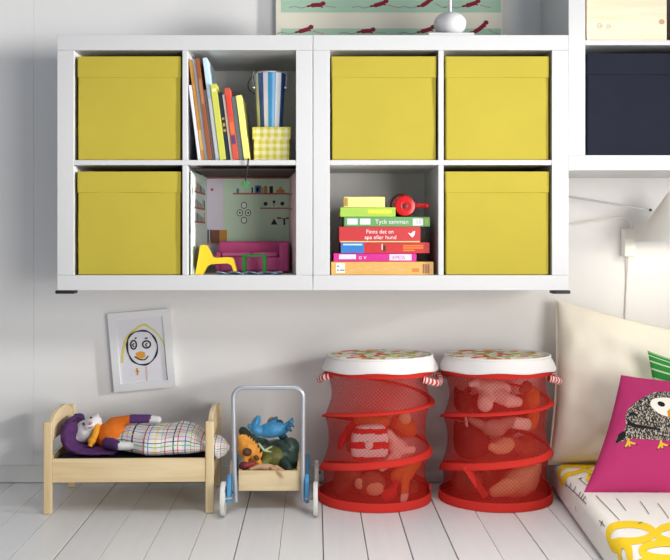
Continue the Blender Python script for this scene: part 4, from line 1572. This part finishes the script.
def plush(label, elems, vox=.0045, name='plush_toy', cat='soft toy', grp='soft toys in the red baskets'):
    b = blob(elems, vox, smooth_it=3)
    # the toys are squashed against the net
    for v in b.bm.verts:
        cx = B1[0] + .012 if v.co.x < .38 else B2[0] + .004
        dx, dy = v.co.x - cx, v.co.y - B1[1]
        rr = math.hypot(dx, dy)
        if rr > .12:
            q = (.12 + .027 * (1 - math.exp(-(rr - .12) / .027))) / rr
            v.co.x, v.co.y = cx + dx * q, B1[1] + dy * q
        v.co.z = max(v.co.z, .0075)
    tag(b.build(name, None, elems[0][1], angle=180), label, cat, grp)
def plushes():
    def q(px, py, Y): return P(px, py, Y)
    s = 1 / 318.
    pkp = cloth('plush_pale_pink', (244, 208, 196))
    tanp = cloth('plush_tan', (216, 166, 128))
    brp = cloth('plush_brown', (130, 78, 56))
    dkp = cloth('plush_dark', (74, 40, 36))
    gyp = cloth('plush_taupe', (170, 136, 120))
    orp = cloth('plush_orange', (226, 122, 60))
    whp = cloth('plush_white', (240, 230, 226))
    rdp = cloth('plush_red', (212, 36, 40))
    blk = mat('plush_eye', (30, 22, 22), .3)
    # second basket
    plush('pale pink plush with two round paws at the top of the right basket', [
        ('e', q(492, 387, -.27), (20 * s, .05, 10 * s), (0, .15, 0), pkp), ('c', q(486, 396, -.3), q(485, 404, -.335), .024, .026, pkp),
        ('c', q(500, 396, -.31), q(509, 401, -.335), .026, .022, pkp), ('c', q(509, 401, -.335), q(518, 402, -.33), .022, .016, pkp), ('c', q(476, 382, -.28), q(471, 384, -.3), .016, .011, pkp)])
    plush('dark brown round plush at the upper left of the right basket', [
        ('e', q(461, 401, -.26), (13 * s, .036, 11 * s), None, dkp), ('e', q(453, 391, -.25), (5 * s, .012, 5 * s), None, dkp), ('e', q(468, 390, -.22), (4 * s, .01, 4 * s), None, dkp)])
    plush('taupe plush with one pale paw in the middle of the right basket', [
        ('e', q(494, 428, -.32), (13 * s, .03, 9 * s), (0, .1, 0), gyp), ('c', q(504, 424, -.32), q(514, 422, -.325), .02, .018, gyp), ('c', q(516, 423, -.325), q(527, 424.5, -.325), .02, .02, pkp), ('c', q(480, 424, -.31), q(470, 420, -.3), .016, .01, gyp)])
    plush('big dark brown plush at the left side of the right basket', [
        ('e', q(469, 440, -.26), (22 * s, .06, 19 * s), None, dkp), ('e', q(453, 428, -.26), (7 * s, .02, 8 * s), None, dkp), ('c', q(460, 419, -.33), q(460.5, 426, -.335), .007, .008, pkp), ('c', q(460.5, 426, -.335), q(462, 432, -.31), .008, .01, dkp)])
    plush('light brown plush curled in the centre of the right basket', [
        ('e', q(504, 446, -.33), (11 * s, .025, 8 * s), (0, -.3, 0), tanp), ('c', q(498, 449, -.33), q(492, 447, -.345), .018, .014, tanp), ('c', q(510, 440, -.31), q(518, 446, -.3), .018, .02, brp), ('e', q(526, 447, -.27), (13 * s, .05, 12 * s), None, brp)])
    plush('orange brown plush at the right side of the right basket', [
        ('e', q(532, 400, -.22), (11 * s, .05, 15 * s), (0, .2, 0), orp), ('c', q(534, 412, -.24), q(531, 424, -.27), .026, .022, orp), ('c', q(527, 386, -.24), q(522, 390, -.27), .018, .012, brp)])
    plush('large pale tan plush lying at the bottom of the right basket', [
        ('e', q(521, 481, -.28), (24 * s, .055, 15 * s), (0, -.45, 0), tanp), ('e', q(538, 467, -.26), (9 * s, .04, 10 * s), None, tanp), ('c', q(508, 487, -.32), q(494, 492, -.33), .03, .018, tanp)])
    plush('brown plush at the lower left of the right basket', [
        ('e', q(464, 480, -.24), (20 * s, .06, 14 * s), None, brp), ('c', q(452, 474, -.27), q(448, 484, -.28), .02, .016, brp)])
    plush('wide dark brown plush filling the back of the right basket', [
        ('e', q(500, 418, -.14), (30 * s, .05, 20 * s), None, dkp), ('e', q(478, 402, -.14), (9 * s, .03, 9 * s), None, dkp), ('e', q(520, 402, -.14), (9 * s, .03, 9 * s), None, dkp)])
    plush('reddish brown plush at the back bottom of the right basket', [
        ('e', q(500, 468, -.14), (32 * s, .045, 20 * s), None, brp), ('c', q(486, 478, -.2), q(492, 490, -.24), .03, .024, brp)])
    # first basket
    o = MB()
    Y = -.325
    k = F / (Y - CY)
    def stripe(c):
        py = VY + (CZ - c.z) * k
        return rdp if (428.5 < py < 433.5 or 441.5 < py < 448.5 or py > 456.5) else whp
    t = thing('striped_bag', 'red and white striped soft toy bag in the left basket', 'toy bag', q(370, 461, Y))
    tt = bmesh.new()
    x0, x1, z0, z1 = (351 - VX) / k, (389 - VX) / k, CZ - (461 - VY) / k, CZ - (425.5 - VY) / k
    bmesh.ops.create_cube(tt, size=1)
    bmesh.ops.subdivide_edges(tt, edges=tt.edges[:], cuts=23, use_grid_fill=True)
    for v in tt.verts:
        p = v.co * 2
        # rounded bag, wider at the foot
        n = 4.0
        m = (abs(p.x) ** n + abs(p.y) ** n + abs(p.z) ** n) ** (1 / n)
        p = p / m
        wz = 1 - .1 * max(p.z, 0)
        v.co = Vector(((x0 + x1) / 2 + p.x * wz * (x1 - x0) / 2, Y + .02 + p.y * .032, (z0 + z1) / 2 + p.z * (z1 - z0) / 2 + .004 * p.x))
    for f in tt.faces:
        f.material_index = o.mi(stripe(f.calc_center_median()))
    o.merge(tt, None)
    o.build('bag_body', t, angle=180)
    fl = MB()
    fl.ell(q(369, 445, Y - .014), (4 * s, .004, 4.4 * s), whp, sub=3)
    fl.build('clasp', t)
    plush('pink white plush lying behind the striped bag', [
        ('e', q(398, 447, -.28), (12 * s, .034, 9 * s), (0, .5, 0), pkp), ('c', q(389, 433, -.29), q(396, 444, -.29), .012, .018, pkp), ('c', q(402, 450, -.3), q(414, 450, -.3), .016, .012, pkp), ('c', q(396, 456, -.3), q(382, 468, -.32), .018, .012, pkp)])
    plush('brown plush monkey face at the bottom of the left basket', [
        ('e', q(372, 484, -.32), (14 * s, .04, 13 * s), None, brp), ('e', q(375, 489, -.35), (9 * s, .02, 7 * s), None, tanp), ('e', q(358, 484, -.34), (5 * s, .012, 6 * s), None, tanp), ('c', q(352, 476, -.29), q(334, 484, -.25), .034, .04, brp)])
    plush('orange plush with dangling leg at the lower right of the left basket', [
        ('e', q(403, 474, -.3), (14 * s, .035, 9 * s), (0, -.35, 0), orp), ('c', q(407, 476, -.33), q(405.5, 492, -.335), .018, .015, orp), ('c', q(405.5, 496, -.335), q(404.5, 500, -.34), .016, .014, pkp), ('c', q(412, 468, -.3), q(424, 460, -.26), .02, .014, orp)])
    plush('orange brown furry plush behind the striped bag', [
        ('e', q(372, 421, -.22), (20 * s, .05, 9 * s), None, orp), ('e', q(404, 426, -.17), (16 * s, .045, 12 * s), (0, .5, 0), orp), ('c', q(352, 426, -.24), q(338, 446, -.28), .016, .014, rdp), ('e', q(405, 418, -.29), (7 * s, .012, 7 * s), None, tanp), ('e', q(370, 445, -.19), (26 * s, .045, 14 * s), None, brp)])
    plush('dark plush lying at the back bottom of the left basket', [
        ('e', q(378, 484, -.17), (36 * s, .06, 16 * s), None, dkp), ('e', q(348, 470, -.2), (10 * s, .03, 10 * s), None, dkp), ('e', q(408, 488, -.22), (12 * s, .04, 9 * s), None, brp)])
    plush('small red plush beside the monkey in the left basket', [
        ('e', q(389, 494, -.345), (9 * s, .02, 6 * s), (0, -.4, 0), rdp), ('c', q(392, 490, -.33), q(397, 483, -.33), .014, .008, rdp)])
plushes()

# ------------------------------------------------------------------ floor mattress and cushions
MZ = .103
def floor_mattress():
    m = cloth('mattress_cotton', (234, 230, 224), var=.03, bscale=500)
    yl = cloth('mattress_yellow', (238, 200, 44), var=.05)
    yl2 = cloth('mattress_pale_yellow', (242, 222, 120), var=.03)
    bk = cloth('mattress_ink', (84, 80, 78))
    t = MB()
    x0, x1, y0, y1 = .770, 1.75, -2.6, -.03
    def turn(p): return Vector((p.x + .06 * (p.y + .14), p.y, p.z))   # it lies slightly askew
    tt = bmesh.new()
    bmesh.ops.create_cube(tt, size=1)
    for v in tt.verts:
        v.co = Vector((x0 if v.co.x < 0 else x1, y0 if v.co.y < 0 else y1, .0008 if v.co.z < 0 else MZ))
    bmesh.ops.bevel(tt, geom=tt.edges[:], offset=.026, segments=4, profile=.5, affect='EDGES')
    for v in tt.verts:
        v.co = turn(v.co)
    t.merge(tt, m)
    def fn(u, v, e):
        p = Pz(u, v, MZ)
        p.x -= .06 * (p.y + .14)
        # wrap the print round the left edge roll
        z = MZ
        if p.x < x0 + .026:
            d = x0 + .026 - p.x
            a = min(d / .026, PI / 2)
            extra = max(0, d - .026 * PI / 2)
            p = Vector((x0 + .026 - .026 * math.sin(a) - e * math.sin(a), p.y, MZ - .026 + .026 * math.cos(a) - extra))
            z = p.z
            return turn(Vector((p.x, p.y, z + e * math.cos(a))))
        return turn(Vector((p.x, p.y, z + e)))
    def ring(cx, cy, rx, ry, w, rot=0, e=.0009):
        o = []
        cx -= 2 if cy > 500 else 3
        w *= 1.15
        for a in range(56):
            q = 2 * PI * a / 56
            x, y = rx * math.cos(q), ry * math.sin(q)
            o.append((cx + x * math.cos(rot) - y * math.sin(rot), cy + x * math.sin(rot) + y * math.cos(rot)))
        t.stroke(fn, o, w, yl, e, True, 6)
    # loop flowers at the front, near the picture's lower corner and on past the frame
    ring(631, 533, 24, 8.4, 6.2)
    ring(683, 534, 24, 8.4, 6.2, 0, .0011)
    ring(668, 551, 24, 7.5, 6.2, .0, .0013)
    ring(622, 556, 9, 14, 6.2, .2, .0015)
    ring(648, 573, 13, 12, 5, .2, .0017)
    ring(688, 577, 20, 10, 5, .2, .0019)
    # loops at the wall end
    ring(572, 470, 15, 4.0, 3.6, -.12)
    ring(606, 468.6, 18, 4.2, 3.8, 0, .0011)
    ring(600, 479, 9, 4.6, 3.4, 0, .0013)
    t.fan(fn, [(592, 477), (602, 475.5), (604, 481), (594, 483)], yl, 1, .0015)
    # ruled ink lines with stitches across
    def ink(a, b, w=.55, e=.0021): t.stroke(fn, [a, ((a[0] + b[0]) / 2 + .3, (a[1] + b[1]) / 2), b], w, bk, e)
    def cc(x, y): return (540 + x / 5.09, 450 + y / 5.09)
    for a, b in (((115, 140), (235, 262)), ((200, 150), (262, 205)), ((285, 235), (405, 360)), ((390, 250), (438, 312)), ((510, 265), (555, 330)), ((600, 275), (656, 352)), ((300, 345), (330, 378)), ((250, 130), (270, 128))):
        ink(cc(*a), cc(*b))
    for (x, y) in ((122, 145), (150, 165), (175, 187), (205, 148), (200, 215), (215, 228), (225, 240), (118, 212), (312, 360), (510, 375)):
        ink(cc(x - 9, y + 3), cc(x + 9, y - 4), .7, .0024)
    tag(t.build('floor_mattress', loc=(1.2, -1.2, 0)), 'white floor mattress with yellow loops and black ink lines under the cushions', 'mattress')
floor_mattress()

class Cushion:
    def __init__(s, TL, TR, BR, BL, T, k=.1, wr=.012, seed=0, back=.55, ex=.42):
        s.ex = ex
        s.c = (TL, TR, BR, BL)
        s.T, s.k, s.wr, s.seed, s.back = T, k, wr, seed, back
        s.n = (TR - TL).cross(BL - TL).normalized()
        if s.n.y > 0:
            s.n = -s.n
    def at(s, u, v, side=1, lift=0.0):
        TL, TR, BR, BL = s.c
        uu = u * (1 - s.k * (1 - v * v))
        vv = v * (1 - s.k * (1 - u * u))
        a, b = (uu + 1) / 2, (vv + 1) / 2
        p = TL * ((1 - a) * b) + TR * (a * b) + BR * (a * (1 - b)) + BL * ((1 - a) * (1 - b))
        e = max(0.0, (1 - u * u) * (1 - v * v))
        th = s.T * e ** s.ex
        w = noise.noise(Vector((u * 2.2 + s.seed, v * 2.2, side * 3))) * .6 + .4 * noise.noise(Vector((u * 5 + s.seed, v * 4, side * 7)))
        rad = noise.noise(Vector((math.atan2(v, u) * 3.2 + s.seed, 0, 1))) * (u * u + v * v) * .35
        th += s.wr * (w + rad) * min(1, e * 6) * (1 if side > 0 else .3)
        return p + s.n * ((th if side > 0 else -th * s.back) + (lift if side > 0 else -lift))
    def solve(s, px, py):
        u = v = 0.0
        for _ in range(25):
            q = proj(s.at(u, v))
            h = 1e-3
            qu, qv = proj(s.at(u + h, v)), proj(s.at(u, v + h))
            a, b = (qu[0] - q[0]) / h, (qv[0] - q[0]) / h
            c, d = (qu[1] - q[1]) / h, (qv[1] - q[1]) / h
            det = a * d - b * c
            if abs(det) < 1e-6:
                break
            ex, ey = px - q[0], py - q[1]
            u += .7 * (d * ex - b * ey) / det
            v += .7 * (-c * ex + a * ey) / det
            u, v = max(-.98, min(.98, u)), max(-.98, min(.98, v))
        return (u, v)
    def mesh(s, m, n=36):
        mb = MB()
        # denser towards the seam so that the edge rolls over smoothly
        def w(a):
            a = a * 2 - 1
            return math.sin(a * PI / 2)
        mb.grid(lambda a, b: s.at(w(a), w(b), 1), n, n, m)
        mb.grid(lambda a, b: s.at(w(a), w(b), -1), n, n, m, flip=True)
        bmesh.ops.remove_doubles(mb.bm, verts=mb.bm.verts, dist=.0003)
        bmesh.ops.recalc_face_normals(mb.bm, faces=mb.bm.faces)
        return mb
    def edge(s, n=14):
        o = []
        for i in range(n):
            o.append(s.at(-1 + 2 * i / n, 1))
        for i in range(n):
            o.append(s.at(1, 1 - 2 * i / n))
        for i in range(n):
            o.append(s.at(1 - 2 * i / n, -1))
        for i in range(n):
            o.append(s.at(-1, -1 + 2 * i / n))
        return o

def cushions():
    crm = cloth('cream_cushion_cotton', (248, 240, 222), var=.02, bscale=500)
    C = Cushion(P(556, 300, -.075), P(714, 339, -.075), P(708, 466, -.19), P(548.5, 464, -.19), .125, .055, .03, 3.1, .34, .36)
    t = thing('cream_cushion', 'large cream cushion with piped edge leaning on the wall', 'cushion', P(620, 466, -.27))
    C.mesh(crm, 40).build('cover', t, angle=180)
    MB().tube(C.edge(), .0052, cloth('cream_piping', (246, 238, 222)), 8, True).build('piping', t, angle=180)

    grn = uv_lines('green_stripe_cotton', (56, 150, 66), [(1, 16, 0, .22, (206, 226, 190))])
    G = Cushion(P(647.5, 350.5, -.31), P(735, 368, -.31), P(730, 478, -.33), P(660, 478, -.33), .036, .08, .006, 8, .5)
    mb = G.mesh(grn, 24)
    tag(mb.build('green_cushion', None, P(690, 470, -.33), angle=180), 'green and white striped cushion peeking out behind the magenta one', 'cushion')

    mg = cloth('magenta_cotton', (182, 54, 108), var=.04, bscale=500)
    M = Cushion(P(621, 375, -.395), P(722, 381, -.395), P(722, 502, -.565), P(583, 494, -.565), .062, .07, .01, 5.5, .5)
    mb = M.mesh(mg, 40)
    fur, nt, b = new_mat('bird_print_fur')
    mp = nd(nt, 'ShaderNodeMapping')
    mp.inputs['Rotation'].default_value = (0, .6, 0)
    mp.inputs['Scale'].default_value = (260, 260, 130)
    nt.links.new(objco(nt), mp.inputs['Vector'])
    n = nd(nt, 'ShaderNodeTexNoise')
    n.inputs['Scale'].default_value = 1
    n.inputs['Detail'].default_value = 2
    nt.links.new(mp.outputs[0], n.inputs['Vector'])
    r = nd(nt, 'ShaderNodeValToRGB')
    r.color_ramp.elements[0].position = .47
    r.color_ramp.elements[0].color = lin((34, 30, 32))
    r.color_ramp.elements[1].position = .68
    r.color_ramp.elements[1].color = lin((216, 204, 186))
    nt.links.new(n.outputs['Fac'], r.inputs[0])
    nt.links.new(r.outputs[0], b.inputs['Base Color'])
    b.inputs['Roughness'].default_value = .9
    wht = cloth('bird_print_white', (240, 234, 222))
    blk = cloth('bird_print_black', (38, 34, 36))
    org = cloth('bird_print_orange', (222, 140, 40))
    ylw = cloth('bird_print_yellow', (222, 186, 60))
    # print laid out from its own drawing on the cushion front
    def S(u, v, e):
        a = M.solve(u, v)
        return M.at(a[0], a[1], 1, e)
    body = curve2([(615.5, 443), (619, 434.5), (625.5, 428), (625.5, 416), (631, 406), (641, 399), (651, 393.4), (662, 391.6), (673, 393), (684, 399), (691, 411), (691, 426), (683, 439), (671, 440.5), (660, 440), (646, 439.4), (631, 439)], 4, True)
    mb.fan(S, body, fur, 8, .0012)
    for i in range(26):
        a = body[(i * 3) % len(body)]
    tail = [(615, 443.4), (618.5, 434.5), (623, 431), (626, 433), (625, 438), (620, 441.5)]
    mb.fan(S, tail, blk, 3, .0016)
    mb.stroke(S, curve2([(627.5, 423), (636, 426), (648, 427.6), (660, 430)], 5), [4.5 - .2 * i for i in range(16)], blk, .0018)
    mb.stroke(S, curve2([(629, 415), (633, 413.5), (637, 416)], 4), 2.4, blk, .0018)
    mb.fan(S, curve2([(650, 404), (653, 399.2), (663, 397.8), (674, 399.5), (678, 408), (673, 417), (661, 414.8), (653.5, 409.4)], 4, True), wht, 5, .0020)
    mb.fan(S, [(661 + 3.8 * math.cos(a * PI / 8), 404.3 + 2.5 * math.sin(a * PI / 8) + .9 * math.cos(a * PI / 8)) for a in range(16)], blk, 3, .0026)
    mb.fan(S, [(667, 411.5), (670, 409), (674, 412), (672, 418), (668, 417.5)], org, 3, .0028)
    for (fx_, fy) in ((628, 442), (660.5, 443.6)):
        for (dx, dy) in ((-3.2, 5.5), (2.2, 5.2), (8, 2.2), (0.5, -4)):
            mb.stroke(S, [(fx_, fy), (fx_ + dx * .5, fy + dy * .6), (fx_ + dx, fy + dy)], [2.4, 2.0, 1.2], ylw, .0022)
            mb.stroke(S, [(fx_ + dx * .9, fy + dy * .9), (fx_ + dx * 1.15, fy + dy * 1.15)], .9, blk, .0026)
    tag(mb.build('bird_cushion', None, P(650, 495, -.56), angle=180), 'magenta cushion printed with a fluffy grey bird, in front of the cream one', 'cushion')
cushions()

# ------------------------------------------------------------------ light
wd = bpy.data.worlds.new('room_daylight')
SC.world = wd
wd.use_nodes = True
bg = wd.node_tree.nodes['Background']
bg.inputs[0].default_value = (.82, .895, 1.0, 1)
bg.inputs[1].default_value = 0.325

def area(name, loc, target, size, power, col, sy=None, spread=180):
    L = bpy.data.lights.new(name, 'AREA')
    L.spread = math.radians(spread)
    L.size = size
    if sy:
        L.shape = 'RECTANGLE'
        L.size_y = sy
    else:
        L.shape = 'DISK'
    L.energy = power
    L.color = col
    o = bpy.data.objects.new(name, L)
    o.location = loc
    o.rotation_euler = (Vector(target) - Vector(loc)).to_track_quat('-Z', 'Y').to_euler()
    COL.objects.link(o)
area('sunlit_window', (3.1, -1.52, 1.32), (-1.6, -.2, 1.1), .3, 9.0, (1.0, .985, .96), None, 37)
area('floor_fill', (.5, -1.75, 2.7), (.5, -1.7, 0), 1.7, 16, (1.0, .97, .93), 1.3, 75)  # added downward fill to brighten the floor, no actual opening above
area('front_fill', (2.05, -4.1, .85), (0.2, 0, .6), 1.5, 80, (1.0, .97, .93), 1.6)  # added soft fill from the camera side, not an actual window

vs = SC.view_settings
SC.display_settings.display_device = 'sRGB'
vs.view_transform = 'Standard'
vs.look = 'None'
vs.exposure = 0.0
vs.gamma = 1.0
vs.use_curve_mapping = False
SC.cycles.max_bounces = 8
SC.cycles.transparent_max_bounces = 24
